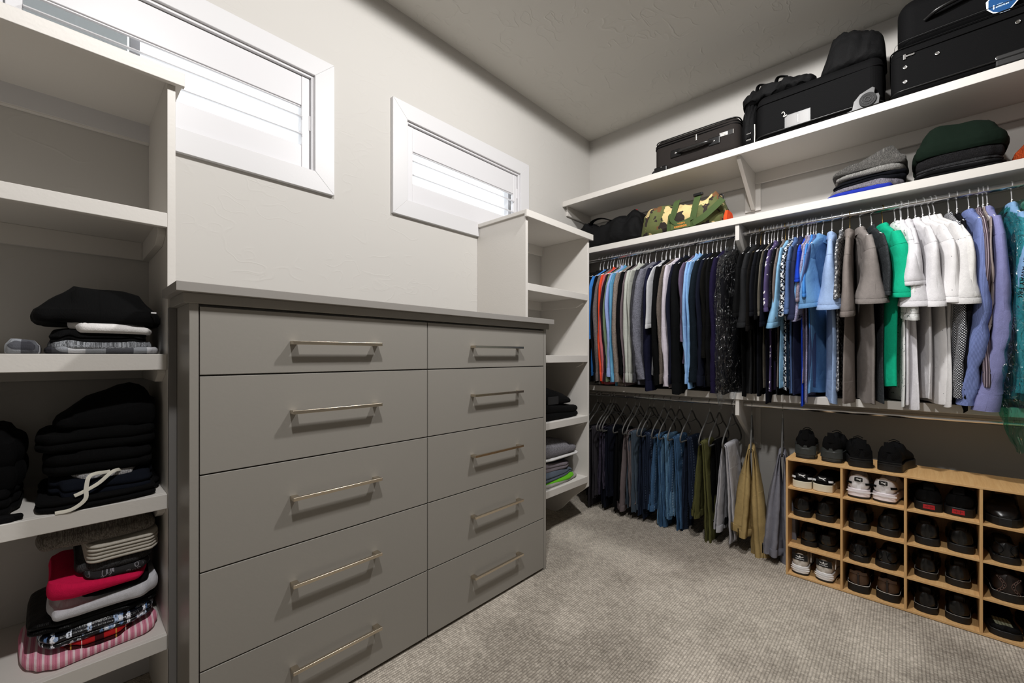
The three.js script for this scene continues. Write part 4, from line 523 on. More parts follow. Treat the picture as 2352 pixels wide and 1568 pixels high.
const KINDS = {
  knit: { upper: blkKnit, soleMat: greyGloss, outsole: blkSole, sole: 0.05, collar: 0.142, wide: 1.16, dip: 0.03, len: 0.285, extra: (t, g) => { part(t, 'heel_counter', heelPatch(0.022, 0.07, 1.25, 0.006, 0.004, 0.043, 0.03), greyGloss, 'glossy dark grey heel counter'); part(t, 'pull_tab', heelPatch(0.1, 0.15, 0.35, 0.006, 0.004), blkKnit); lace(blkMatte)(t, g); } },
  trainer: { upper: blkKnit, soleMat: blkSole, sole: 0.036, collar: 0.128, wide: 1.22, dip: 0.03, len: 0.285, extra: (t, g) => { part(t, 'heel_counter', heelPatch(0.038, 0.085, 1.1, 0.005, 0.003, 0.044, 0.03), blkMatte); part(t, 'pull_tab', heelPatch(0.09, 0.136, 0.5, 0.005, 0.003), blkMatte); part(t, 'heel_ridge', [heelPatch(0.03, 0.034, 1.0, 0.007, 0, 0.045, 0.03), heelPatch(0.04, 0.044, 1.0, 0.007, 0, 0.045, 0.03)], blkSole); lace(blkMatte)(t, g); } },
  slide: { upper: blkMatte, soleMat: cream, sole: 0.034, collar: 0.084, wide: 1.13, len: 0.27, extra: (t) => { part(t, 'heel_emblem', heelPatch(0.056, 0.077, 0.42, 0.0055, 0.001, 0.039, 0.026), mat(0xffffff, { map: catWhite, roughness: 0.7 }), 'white leaping cat emblem'); for (const s of [-1, 1]) part(t, 'side_stripe', heelPatch(0.05, 0.06, 0.34, 0.0062, 0.001, 0.0405, 0.03, s * 0.95), mat(0xd7d9db, { roughness: 0.5 })); } },
  runner: { upper: whiteShoe, soleMat: mat(0xeae2e6, { roughness: 0.5 }), outsole: blkSole, sole: 0.04, collar: 0.118, wide: 1.14, dip: 0.02, len: 0.285, extra: (t, g) => { part(t, 'heel_badge', heelPatch(0.078, 0.105, 0.5, 0.006, 0.001, 0.039, 0.027), mat(0xffffff, { map: catBadge, roughness: 0.6 }), 'black badge with white leaping cat'); for (const s of [-1, 1]) part(t, 'side_stripe', heelPatch(0.067, 0.077, 0.42, 0.0068, 0.001, 0.0405, 0.03, s * 1.0), blkMatte); part(t, 'foam_ridge', heelPatch(0.03, 0.036, 1.2, 0.008, 0, 0.042, 0.028), whiteShoe); lace(whiteThread)(t, g); } },
  redtab: { upper: blkMatte, soleMat: blkSole, sole: 0.034, collar: 0.1, wide: 1.2, len: 0.28, extra: (t, g) => { part(t, 'heel_label', heelPatch(0.01, 0.029, 0.4, 0.006, 0, 0.043, 0.027), mat(0xffffff, { map: redTab, roughness: 0.6 }), 'red printed heel label'); part(t, 'pull_tab', heelPatch(0.094, 0.122, 0.48, 0.002, 0.006), blkMatte); lace(blkMatte)(t, g); } },
  dress: { upper: blk, soleMat: blkSole, sole: 0.03, collar: 0.1, wide: 1.06 },
  plain: { upper: blk, soleMat: blkSole, sole: 0.026, collar: 0.094, wide: 1.02, welt: greyThread },
  loafer: { upper: leather(0x0b0b0c, 0.2), soleMat: blkSole, sole: 0.024, collar: 0.082, wide: 1.0, dip: 0.02, extra: (t) => { part(t, 'heel_patch', heelPatch(0.05, 0.076, 0.4, 0.0045, 0.001), blk); part(t, 'strap', tube([[0.16, 0.03, -0.042], [0.155, 0.064, -0.03], [0.15, 0.076, 0], [0.155, 0.064, 0.03], [0.16, 0.03, 0.042]], 0.006, 6, 20), blk); } },
  stitched: { upper: leather(0x0b0b0d, 0.22), soleMat: blkSole, sole: 0.026, collar: 0.088, wide: 1.04, dip: 0.02, extra: (t) => { for (const s of [-1, 1]) part(t, 'heel_seam', tube([0, 1, 2, 3, 4].map((k) => { const f = k / 4, a = s * (0.85 - 0.6 * sin(f * PI)); return [0.026 * (1 - cos(a)) - 0.0075, 0.028 + f * 0.055, 0.0395 * sin(a)]; }), 0.0016, 5, 14), blkMatte); } },
  boot: { upper: brown, soleMat: blkSole, sole: 0.034, collar: 0.106, wide: 1.12, welt: whiteThread, extra: (t) => { part(t, 'heel_seam', heelPatch(0.04, 0.096, 0.1, 0.0062, 0.002), darkBrown); part(t, 'heel_patch', heelPatch(0.088, 0.1, 0.9, 0.0048, 0.002, 0.038, 0.026), brown); } },
  brogue: { upper: darkBrown, soleMat: blkSole, sole: 0.03, collar: 0.112, wide: 1.2, len: 0.285, welt: greyThread, extra: (t) => { for (const s of [-1, 1]) { const line = (w) => [0, 1, 2, 3, 4, 5, 6].map((k) => { const f = k / 6, a = s * (w + 0.5 * pow(abs(f - 0.5) * 2, 1.6)); return [0.026 * (1 - cos(a)) - 0.009, 0.036 + f * 0.062, 0.044 * sin(a)]; }); part(t, 'broguing', [tube(line(0.16), 0.0012, 5, 18), tube(line(0.36), 0.0012, 5, 18)], leather(0x5a4038, 0.5)); part(t, 'punched_dots', line(0.26).map((p) => new THREE.SphereGeometry(0.0013, 6, 5).translate(...p)), mat(0x9d8f86, { roughness: 0.6 })); } } },
  classic: { upper: tan, soleMat: mat(0xe9e9ea, { roughness: 0.5 }), outsole: blkSole, sole: 0.04, collar: 0.112, wide: 1.0, dip: 0.018, extra: (t, g) => { part(t, 'heel_tab', heelPatch(0.074, 0.106, 0.95, 0.0055, 0.002, 0.036, 0.025), mat(0xffffff, { map: leafBadge, roughness: 0.6 }), 'black heel tab with white three-leaf emblem'); part(t, 'foam_ridge', [heelPatch(0.024, 0.027, 1.2, 0.007, 0, 0.037, 0.026), heelPatch(0.034, 0.037, 1.2, 0.0068, 0, 0.037, 0.026)], mat(0xf4f4f5, { roughness: 0.5 })); lace(tan)(t, g); part(t, 'loose_lace', tube([[0.1, 0.105, 0.034], [0.05, 0.112, 0.042], [0.02, 0.1, 0.046], [0.006, 0.075, 0.047]], 0.0024, 6, 20), tan); } },
  slipper: { upper: blkMatte, soleMat: blkSole, sole: 0.024, collar: 0.05, wide: 1.22, len: 0.27, extra: (t) => { part(t, 'insole', heelPatch(0.02, 0.0202, 0.1), blkMatte); const g = new THREE.CircleGeometry(1, 28); g.scale(0.062, 0.031, 1); g.rotateX(-PI / 2); g.translate(0.075, 0.0335, 0); part(t, 'patterned_insole', metreUV(g), mat(0xffffff, { map: lattice, roughness: 0.8 }), 'pale green lattice insole'); } },
};
const ROWNAME = ['bottom row', 'third row', 'second row', 'top row'], COLNAME = ['first column', 'second column', 'third column', 'fourth column'];
// row (0 = bottom), column, kind, what it is, left and right offsets in the cell, depth, little turns
const PAIRS = [
  [3, 0, 'slide', 'black low sneaker with cream sole', 0.062, 0.148, 0.02, 0.05, -0.02], [3, 1, 'runner', 'white and black running shoe', 0.062, 0.152, 0.03, 0.05, -0.12], [3, 2, 'redtab', 'black sneaker with red heel label', 0.075, 0.165, 0.035, 0.05, -0.1],
  [2, 0, 'dress', 'black leather dress shoe', 0.06, 0.155, 0.03, 0.03, -0.02], [2, 1, 'dress', 'black leather oxford shoe', 0.062, 0.166, 0.03, 0.02, -0.04], [2, 2, 'dress', 'black laced dress shoe', 0.07, 0.172, 0.03, 0.03, 0.0], [2, 3, 'stitched', 'black ridged leather shoe', 0.07, 0.165, 0.025, 0.03, 0],
  [1, 0, 'loafer', 'shiny black loafer', 0.087, 0.16, 0.05, 0.06, -0.04], [1, 1, 'stitched', 'black shoe with crossed heel seams', 0.062, 0.158, 0.025, -0.03, -0.1], [1, 2, 'plain', 'black shoe with tapered heel', 0.065, 0.163, 0.04, -0.04, -0.03], [1, 3, 'brogue', 'dark brown shoe with punched heel', 0.075, 0.17, 0.025, 0.03, 0],
  [0, 0, 'classic', 'beige sneaker with black heel tab', 0.054, 0.154, 0.02, 0.06, -0.06], [0, 1, 'boot', 'brown leather shoe with white stitched welt', 0.062, 0.166, 0.02, 0.02, -0.05], [0, 2, 'plain', 'plain black shoe with stitched welt', 0.065, 0.162, 0.025, -0.02, -0.04], [0, 3, 'slipper', 'black slipper with patterned insole', 0.07, 0.165, 0.02, 0.1, 0.02],
];
for (const [r, c, kind, what, zl, zr, dx, t0, t1] of PAIRS) for (const [i, zz] of [zl, zr].entries()) shoe({ ...KINDS[kind], side: i ? 1 : -1, pos: rackPoint(dx + (i ? 0.004 : 0), RACK.lev[r] + 0.0005, c * RACK.cell + RACK.t + (zz - 0.005)), turn: RACK.turn + (i ? t1 : t0), label: `${i ? 'right' : 'left'} ${what}, ${ROWNAME[r]}, ${COLNAME[c]} of the shoe rack` });
// fourth column, top row: toes towards the room
for (const [i, zz] of [0.078, 0.18].entries()) shoe({ ...KINDS.dress, upper: leather(0x0e0e0f, 0.25), side: i ? -1 : 1, wide: 1.16, pos: rackPoint(0.305, RACK.lev[3] + 0.0005, 3 * RACK.cell + RACK.t + zz), turn: RACK.turn + PI + (i ? 0 : -0.06), len: 0.29, label: `${i ? 'right' : 'left'} black shoe toe outwards, top row, fourth column of the rack` });
for (const [kind, what, zz, where] of [['knit', 'black knitted sneaker with shiny grey heel', [0.076, 0.183], 'left end of the shoe rack top'], ['trainer', 'black ridged-heel trainer', [0.305, 0.404], 'second pair on top of the shoe rack']]) zz.forEach((z, i) => shoe({ ...KINDS[kind], side: i ? 1 : -1, pos: rackPoint(kind === 'knit' ? 0.055 : 0.035, RACK.lev[4] + 0.0005, z), turn: RACK.turn + (kind === 'trainer' ? (i ? -0.09 : 0.2) : i ? -0.07 : 0.1), label: `${i ? 'right' : 'left'} ${what}, ${where}` }));
// ---------------------------------------------------------------- folded clothes, piled so that each rests on the one below
function pile(base, items, group) {
  let Hh = () => base;
  items.forEach((o, n) => {
    const r = rng(o.seed ?? 500 + n * 13 + Math.round(base * 1000)), cx = (o.x0 + o.x1) / 2, cz = (o.z0 + o.z1) / 2, a = (o.x1 - o.x0) / 2, b = (o.z1 - o.z0) / 2, under = Hh, mid = Math.max(under(cx, cz), under(cx + a * 0.5, cz), under(cx - a * 0.5, cz)) - (o.drop ?? 0.014), prev = (x, z) => max(under(x, z), mid), L = o.layers ?? 2, p1 = r() * 9, p2 = r() * 9, tilt = o.turn ?? 0, ct = cos(tilt), st = sin(tilt), rot = (x, z) => [cx + x * ct - z * st, cz + x * st + z * ct];
    const N = 72, soft = o.soft ?? 0.05;
    const th = (x, z) => { const u = (x - cx) / a, v = (z - cz) / b; return o.h * (1 + (o.sx ?? 0) * u + (o.sz ?? 0) * v + 0.16 * (vn(x * 14 + p1, z * 14, 1024, 3) - 0.5)); };
    const fall = (x, z) => { const u = abs(x - cx) / a, v = abs(z - cz) / b, d = pow(pow(u, 4) + pow(v, 4), 0.25); return 1 - smooth(0.86, 1.06, d); };
    const at = (q, s) => { const n1 = 1 + soft * (vn(cos(q) * 3 + p1 + 9, sin(q) * 3 + p2, 1024, 5) - 0.5) * 2; return rot(sg(cos(q), 0.42) * a * s * n1, sg(sin(q), 0.42) * b * s * n1); };
    const mk = (s, f, k) => Array.from({ length: N }, (_, j) => { const q = -j / N * 2 * PI, [x, z] = at(q, s); const yb = prev(x, z) + 0.0008, edge = smooth(0.6, 1, s) * (o.droop ?? 0.1) * f; const crease = f > 0.95 && s < 0.93 ? o.h * 0.09 * (vn(x * 30 + p2, z * 9 + x * 12, 1024, 8) - 0.5) : 0; const dome = f > 0.5 ? (f - 0.5) * 2 * (o.dome ?? 0.12) * o.h * (1 - s * s) : 0; const wob = f > 0.02 && f < 0.98 ? 0.1 * o.h / L * (vn(q * 4 + p1, f * 6, 1024, 9) - 0.5) : 0; return [x, yb + th(x, z) * (f - edge) + crease + wob + dome, z]; });
    const rings = [mk(0.03, 0), mk(0.5, 0), mk(0.88, 0), mk(0.95, 0.01)];
    for (let l = 0; l < L; l++) for (let k = 0; k <= 6; k++) { const f = k / 6, e = pow(sin(f * PI), 0.6); rings.push(mk(0.955 + 0.045 * e * (1 - 0.25 * ((l * 7 + n) % 3) / 2), lerp(0.02, 0.98, (l + f) / L))); }
    rings.push(mk(0.955, 0.985), mk(0.93, 1), mk(0.9, 1), mk(0.86, 1), mk(0.82, 1), mk(0.75, 1), mk(0.65, 1), mk(0.45, 1), mk(0.22, 1), mk(0.03, 1));
    const t = thing(o.name, o.label, o.cat, [cx, base, cz], 0, o.group ?? group), m = o.mat ?? cloth(o.color, o.kind);
    const g = loft(rings, { cap0: true, cap1: true }); g.translate(-cx, -base, -cz); { const u = g.attributes.uv, p = g.attributes.position, side = o.x1 > -0.5; for (let i = 0; i < u.count; i++) u.setXY(i, side ? p.getZ(i) : p.getX(i), p.getY(i) + (side ? -p.getX(i) : p.getZ(i))); }
    part(t, 'folded_cloth', g, m); o.extra?.(t, [cx, base, cz]);
    Hh = (x, z) => prev(x, z) + th(x, z) * fall(x, z);
  });
}
// left tower, shelf level with the camera
pile(1.1565, [
  { name: 'flannel_shirt', cat: 'shirt', label: 'grey and white plaid flannel shirt at the bottom of the eye level pile', x0: -3.21, x1: -2.968, z0: 0.06, z1: 0.392, h: 0.022, layers: 1, color: 0x888888, kind: 'plaid' },
  { name: 'fleece_shirt', cat: 'sweater', label: 'pale grey plaid fleece folded above the flannel shirt', x0: -3.2, x1: -2.985, z0: 0.07, z1: 0.388, h: 0.016, layers: 1, color: 0x9a9da2, kind: 'marl' },
  { name: 'folded_tee', cat: 'shirt', label: 'black folded tee under the white one in the eye level pile', x0: -3.2, x1: -2.99, z0: 0.07, z1: 0.378, h: 0.03, layers: 2, color: 0x141416, kind: 'plain' },
  { name: 'folded_tee', cat: 'shirt', label: 'crisp white folded tee in the eye level pile', x0: -3.162, x1: -2.985, z0: 0.1, z1: 0.386, h: 0.026, layers: 1, sx: -0.15, color: 0xe9e6e4, kind: 'plain' },
  { name: 'hooded_sweatshirt', cat: 'sweatshirt', label: 'thick black sweatshirt crowning the eye level pile', x0: -3.235, x1: -2.964, z0: 0.04, z1: 0.38, h: 0.062, layers: 1, soft: 0.09, sx: 0.12, droop: 0.45, dome: 0.55, color: 0x0d0d0e, kind: 'plain', extra: (t, [cx, cy, cz]) => part(t, 'printed_mark', bx(-0.006, 0.006, 0, 0.004, 0, 0.001, 0).translate(-2.985 - cx, 1.278 - cy, 0.372 - cz), mat(0xe8e8e8, { roughness: 0.7 })) },
], 'folded clothes on the left tower');
pile(1.1565, [{ name: 'flannel_sleeve', cat: 'shirt', label: 'small rolled plaid piece lying left of the eye level pile', x0: -3.275, x1: -3.213, z0: 0.2, z1: 0.385, h: 0.036, layers: 1, soft: 0.1, droop: 0.4, color: 0x888888, kind: 'plaid' }], 'folded clothes on the left tower');
pile(0.7375, [
  { name: 'folded_trousers', cat: 'trousers', label: 'black folded trousers lowest in the dark pile on the fourth shelf', x0: -3.225, x1: -2.966, z0: 0.05, z1: 0.396, h: 0.036, layers: 2, soft: 0.07, color: 0x121214, kind: 'plain' },
  { name: 'sweatpants', cat: 'trousers', label: 'navy sweatpants with long white drawstring dangling over the shelf', x0: -3.2, x1: -2.978, z0: 0.06, z1: 0.385, h: 0.042, layers: 2, color: 0x171d2b, kind: 'plain', extra: (t, [cx, cy, cz]) => { const tr = (p) => p.map(([x, y, z]) => [x - cx, y - cy, z - cz]); for (const p of [[[-3.05, 0.822, 0.36], [-3.075, 0.826, 0.392], [-3.105, 0.8, 0.4], [-3.14, 0.782, 0.405], [-3.15, 0.778, 0.404]], [[-3.08, 0.824, 0.375], [-3.12, 0.824, 0.397], [-3.128, 0.795, 0.405], [-3.13, 0.765, 0.41], [-3.155, 0.744, 0.408], [-3.185, 0.741, 0.405]]]) part(t, 'drawstring', ribbon(tr(p), 0.009, 0.002, [0, 0.3, 1]), mat(0xd9d5c8, { roughness: 0.9 }), 'flat white drawstring'); } },
  { name: 'folded_tee', cat: 'shirt', label: 'light grey tee peeking out above the navy sweatpants', x0: -3.16, x1: -3.02, z0: 0.12, z1: 0.378, h: 0.018, layers: 1, color: 0xb9b8ba, kind: 'heather' },
  { name: 'folded_sweater', cat: 'sweater', label: 'black ribbed sweater right above the light grey tee', x0: -3.21, x1: -2.98, z0: 0.06, z1: 0.375, h: 0.06, layers: 2, color: 0x0d0d0f, kind: 'heather' },
  { name: 'folded_sweater', cat: 'sweater', label: 'black sweater in the middle of the dark pile on the fourth shelf', x0: -3.225, x1: -2.972, z0: 0.06, z1: 0.36, h: 0.058, layers: 2, sx: 0.1, color: 0x0a0a0b, kind: 'plain' },
  { name: 'folded_jacket', cat: 'jacket', label: 'black folded jacket topping the dark pile, sloping up to the right', x0: -3.19, x1: -2.966, z0: 0.05, z1: 0.35, h: 0.075, layers: 1, sx: 0.55, droop: 0.4, color: 0x08080a, kind: 'plain' },
], 'folded clothes on the left tower');
pile(0.7375, [
  { name: 'folded_jeans', cat: 'trousers', label: 'black folded trousers at the left edge of the fourth shelf', x0: -3.5, x1: -3.252, z0: 0.06, z1: 0.36, h: 0.075, layers: 3, color: 0x111113, kind: 'plain' },
  { name: 'folded_sweater', cat: 'sweater', label: 'black sweater atop the pile at the left edge of the fourth shelf', x0: -3.5, x1: -3.24, z0: 0.06, z1: 0.34, h: 0.13, layers: 2, color: 0x0b0b0d, kind: 'plain' },
], 'folded clothes on the left tower');
pile(0.7375, [{ name: 'black_cloth', cat: 'cloth', label: 'loose black cloth tip on the front of the fourth shelf', x0: -3.4, x1: -3.245, z0: 0.366, z1: 0.402, h: 0.014, layers: 1, soft: 0.12, color: 0x101013, kind: 'plain' }]);
pile(0.3155, [
  { name: 'striped_shirt', cat: 'shirt', label: 'pink and white striped shirt at the bottom of the lowest pile', x0: -3.25, x1: -2.972, z0: 0.04, z1: 0.372, h: 0.034, layers: 1, soft: 0.06, turn: -0.06, color: 0xd98aa0, kind: 'pinkStripe' },
  { name: 'tartan_pajamas', cat: 'pajamas', label: 'red tartan fabric folded above the pink stripes', x0: -3.19, x1: -3.03, z0: 0.08, z1: 0.366, h: 0.028, layers: 2, turn: -0.06, color: 0xb01e22, kind: 'redPlaid' },
  { name: 'floral_satin_robe', cat: 'robe', label: 'shiny black satin robe with blue white blossoms in the lowest pile', x0: -3.225, x1: -2.985, z0: 0.06, z1: 0.368, h: 0.034, layers: 2, turn: -0.08, color: 0x111, mat: new THREE.MeshStandardMaterial({ map: prints.sequin, roughness: 0.3, bumpMap: wrinkle, bumpScale: 0.006 }) },
  { name: 'satin_blouse', cat: 'top', label: 'plain glossy black satin top under the white tee in the lowest pile', x0: -3.24, x1: -2.966, z0: 0.05, z1: 0.352, h: 0.034, layers: 2, color: 0x0b0b0c, kind: 'shiny' },
  { name: 'folded_tee', cat: 'shirt', label: 'white folded tee below the bright pink one', x0: -3.2, x1: -2.968, z0: 0.06, z1: 0.37, h: 0.036, layers: 1, sx: 0.25, soft: 0.06, color: 0xd8d8de, kind: 'plain' },
  { name: 'folded_blouse', cat: 'top', label: 'thin black top between the white and bright pink ones', x0: -3.14, x1: -2.985, z0: 0.08, z1: 0.366, h: 0.016, layers: 1, color: 0x101012, kind: 'plain' },
  { name: 'folded_blouse', cat: 'top', label: 'bright hot pink folded top in the lowest pile', x0: -3.2, x1: -2.995, z0: 0.06, z1: 0.378, h: 0.034, layers: 1, soft: 0.07, sx: -0.45, color: 0xe01a50, kind: 'plain' },
  { name: 'animal_print_blouse', cat: 'top', label: 'grey animal print top just above the hot pink one', x0: -3.14, x1: -2.985, z0: 0.07, z1: 0.37, h: 0.022, layers: 1, color: 0x333, kind: 'leopard' },
  { name: 'folded_sweater', cat: 'sweater', label: 'charcoal heather sweater above the animal print top', x0: -3.15, x1: -2.98, z0: 0.07, z1: 0.364, h: 0.026, layers: 1, color: 0x4a4a4b, kind: 'heather' },
  { name: 'folded_linens', cat: 'shirt', label: 'beige folded shirts with many thin layers in the lowest pile', x0: -3.135, x1: -2.966, z0: 0.06, z1: 0.372, h: 0.058, layers: 5, color: 0xc2bcb0, kind: 'plain' },
  { name: 'folded_sweatshirt', cat: 'sweatshirt', label: 'fuzzy grey sweatshirt spilling left on top of the lowest pile', x0: -3.225, x1: -2.967, z0: 0.05, z1: 0.366, h: 0.056, layers: 1, soft: 0.08, sx: -0.1, droop: 0.5, color: 0x8d867e, kind: 'heather' },
], 'folded clothes on the left tower');
// corner tower
pile(0.738, [
  { name: 'folded_jacket', cat: 'jacket', label: 'black jacket folded under another on the corner tower', x0: -1.3, x1: -0.69, z0: 0.06, z1: 0.385, h: 0.095, sx: -0.25, layers: 2, color: 0x101011, kind: 'plain' },
  { name: 'folded_jacket', cat: 'jacket', label: 'black jacket with zipped pocket, upper one on the corner tower', x0: -1.3, x1: -0.77, z0: 0.06, z1: 0.37, h: 0.1, layers: 1, sx: -0.55, droop: 0.4, color: 0x151516, kind: 'plain', extra: (t) => part(t, 'pocket', bx(-0.04, 0.07, 0.1, 0.15, 0.155, 0.1615, 0.002), mat(0x232324, { roughness: 0.6 })) },
], 'folded clothes on the corner tower');
pile(0.3155, [
  { name: 'folded_papers', cat: 'paper', label: 'thin white sheet lying under the clothes on the corner tower', x0: -1.28, x1: -0.86, z0: 0.1, z1: 0.4, h: 0.003, layers: 1, color: 0xd8d6d0, kind: 'plain' },
  { name: 'sports_shirt', cat: 'shirt', label: 'pale grey sports shirt at the bottom of the corner tower pile', x0: -1.29, x1: -0.715, z0: 0.06, z1: 0.395, h: 0.026, layers: 1, turn: -0.05, color: 0xa5a39c, kind: 'plain' },
  { name: 'sports_shirt', cat: 'shirt', label: 'bright lime green folded sports shirt on the corner tower', x0: -1.2, x1: -0.76, z0: 0.08, z1: 0.398, h: 0.02, layers: 1, color: 0x6cc22c, kind: 'plain' },
  { name: 'sports_shirt', cat: 'shirt', label: 'slate blue sports shirt above the lime green one', x0: -1.28, x1: -0.755, z0: 0.06, z1: 0.388, h: 0.045, sx: -0.3, layers: 2, turn: -0.04, color: 0x5b6470, kind: 'plain' },
  { name: 'sports_shirt', cat: 'shirt', label: 'mauve grey sports shirt with dark piping in the corner tower pile', x0: -1.29, x1: -0.79, z0: 0.06, z1: 0.382, h: 0.055, sx: -0.4, layers: 2, color: 0x7b7379, kind: 'plain' },
  { name: 'sports_shirt', cat: 'shirt', label: 'dark navy sports shirt below the white one on the corner tower', x0: -1.29, x1: -0.74, z0: 0.06, z1: 0.372, h: 0.03, layers: 2, color: 0x20242f, kind: 'plain' },
  { name: 'folded_tee', cat: 'shirt', label: 'white tee just under the heather grey one on the corner tower', x0: -1.15, x1: -0.7, z0: 0.06, z1: 0.388, h: 0.018, layers: 1, color: 0xdddcda, kind: 'plain' },
  { name: 'folded_tee', cat: 'shirt', label: 'heather grey tee on top of the corner tower pile', x0: -1.28, x1: -0.698, z0: 0.06, z1: 0.384, h: 0.085, layers: 1, sx: -0.6, droop: 0.35, color: 0x96949a, kind: 'heather' },
], 'folded clothes on the corner tower');
// sweaters on the wall shelf above the rod
pile(1.9865, [
  { name: 'folded_sweater', cat: 'sweater', label: 'royal blue folded sweater lowest in the grey pile', x0: -0.385, x1: -0.06, z0: 1.712, z1: 2.0, h: 0.028, layers: 1, sz: 0.2, color: 0x2537a8, kind: 'plain' },
  { name: 'folded_sweater', cat: 'sweater', label: 'lavender grey sweater folded above the royal blue one', x0: -0.378, x1: -0.06, z0: 1.72, z1: 2.02, h: 0.03, layers: 1, sz: 0.3, color: 0x8d8993, kind: 'heather' },
  { name: 'folded_sweater', cat: 'sweater', label: 'black navy sweater under the light grey one on the wall shelf', x0: -0.37, x1: -0.06, z0: 1.74, z1: 2.035, h: 0.042, sz: 0.35, layers: 2, color: 0x14161f, kind: 'plain' },
  { name: 'folded_sweater', cat: 'sweater', label: 'light grey sweater below the speckled one on the wall shelf', x0: -0.375, x1: -0.06, z0: 1.745, z1: 2.03, h: 0.03, sz: 0.3, layers: 1, soft: 0.06, color: 0xa3a19d, kind: 'heather' },
  { name: 'knitted_sweater', cat: 'sweater', label: 'speckled dark grey knitted sweater on top of the left wall shelf pile', x0: -0.37, x1: -0.06, z0: 1.74, z1: 2.045, h: 0.06, layers: 1, soft: 0.07, sz: 0.3, droop: 0.5, dome: 0.3, color: 0x8b8781, mat: mat(0x8b8883, { roughness: 0.95, map: clothMaps.marl, bumpMap: clothMaps.marl, bumpScale: 0.005 }) },
], 'folded sweaters on the wall shelf');
pile(1.9865, [
  { name: 'folded_sweater', cat: 'sweater', label: 'black sweater lowest in the green topped pile', x0: -0.38, x1: -0.06, z0: 2.06, z1: 2.36, h: 0.04, layers: 2, color: 0x101012, kind: 'plain' },
  { name: 'folded_sweater', cat: 'sweater', label: 'grey edged sweater below the charcoal wool one', x0: -0.378, x1: -0.06, z0: 2.058, z1: 2.345, h: 0.03, layers: 2, color: 0x3a3a3c, kind: 'heather' },
  { name: 'wool_sweater', cat: 'sweater', label: 'charcoal wool sweater under the dark green one', x0: -0.38, x1: -0.06, z0: 2.062, z1: 2.35, h: 0.05, layers: 1, soft: 0.06, color: 0x2c2b2d, kind: 'marl' },
  { name: 'fleece_sweater', cat: 'sweater', label: 'dark green fleece sweater heaped on top of the right wall shelf pile', x0: -0.37, x1: -0.05, z0: 2.05, z1: 2.365, h: 0.115, layers: 1, soft: 0.08, droop: 0.5, dome: 0.3, color: 0x16291d, kind: 'plain' },
], 'folded sweaters on the wall shelf');
pile(1.9865, [{ name: 'folded_sweater', cat: 'sweater', label: 'burnt orange sweater cut off by the right edge of the picture', x0: -0.36, x1: -0.06, z0: 2.378, z1: 2.68, h: 0.11, layers: 1, soft: 0.07, droop: 0.5, color: 0xa8431c, kind: 'heather' }]);

// ---------------------------------------------------------------- bags and suitcases
function ribbon(pts, w, t, nrm) { const c = new THREE.CatmullRomCurve3(pts.map((p) => V(...p)), false, 'centripetal'), n = V(...nrm).normalize(), R = pts.length * 5, rings = []; for (let i = 0; i <= R; i++) { const p = c.getPoint(i / R), tg = c.getTangent(i / R), s = V().crossVectors(tg, n).normalize(), m = V().crossVectors(s, tg).normalize(); rings.push([[-1, -1], [1, -1], [1, 1], [-1, 1]].map(([a, b]) => { const q = p.clone().addScaledVector(s, a * w / 2).addScaledVector(m, b * t / 2); return [q.x, q.y, q.z]; })); } return loft(rings, { cap0: true, cap1: true }).toNonIndexed(); }
// soft bag lofted along z: height and depth tables over its length
function bagSkin({ z0, z1, h, d, xc, y0, lean = [0, 0], seed = 1, rough = 0.012, e = 0.6, n = 44 }) {
  const R = 40, p = rng(seed)() * 9, rings = [];
  for (let i = 0; i <= R; i++) { const s = i / R, f = 0.5 - 0.5 * cos(s * PI), hh = table(h, f), dd = table(d, f), cap = pow(max(0, 1 - pow(abs(2 * f - 1), 8)), 0.5), k = lerp(0.55, 1, cap); rings.push(Array.from({ length: n }, (_, j) => { const q = j / n * 2 * PI, vx = sg(cos(q), e), vy = sg(sin(q), e) * 0.5 + 0.5; const ns = rough * ((vn(f * 12 + p, q * 3.2, 1024, 4) - 0.5) * 2 + (vn(f * 30, q * 6 + p, 1024, 7) - 0.5)); const x = xc + vx * (dd / 2 * k * (1 - 0.22 * vy * vy) + ns), y = y0 + hh * (0.5 + (vy - 0.5) * (vy > 0.5 ? k : 1)) + (vy > 0.06 ? ns : 0); return [x, max(y, y0), lerp(z0, z1, f) + lerp(lean[0], lean[1], f) * vy]; })); }
  const g = loft(rings, { cap0: true, cap1: true }); return g;
}
const nylon = mat(0x050506, { physical: 1, specularIntensity: 0.4, roughness: 0.75, bumpMap: wrinkle, bumpScale: 0.008 }), balli = mat(0x040405, { physical: 1, specularIntensity: 0.3, roughness: 0.82, bumpMap: knitBump, bumpScale: 0.0003 }), greyBalli = mat(0x231f1d, { physical: 1, specularIntensity: 0.4, roughness: 0.85, bumpMap: knitBump, bumpScale: 0.0003 }), blkPlastic = mat(0x060607, { roughness: 0.35 }), greyShell = mat(0x191817, { roughness: 0.35 }), silver = mat(0xd0d0d0, { roughness: 0.2, metalness: 1 });
const SHELF2 = 1.9866, SHELF1 = 2.4026;
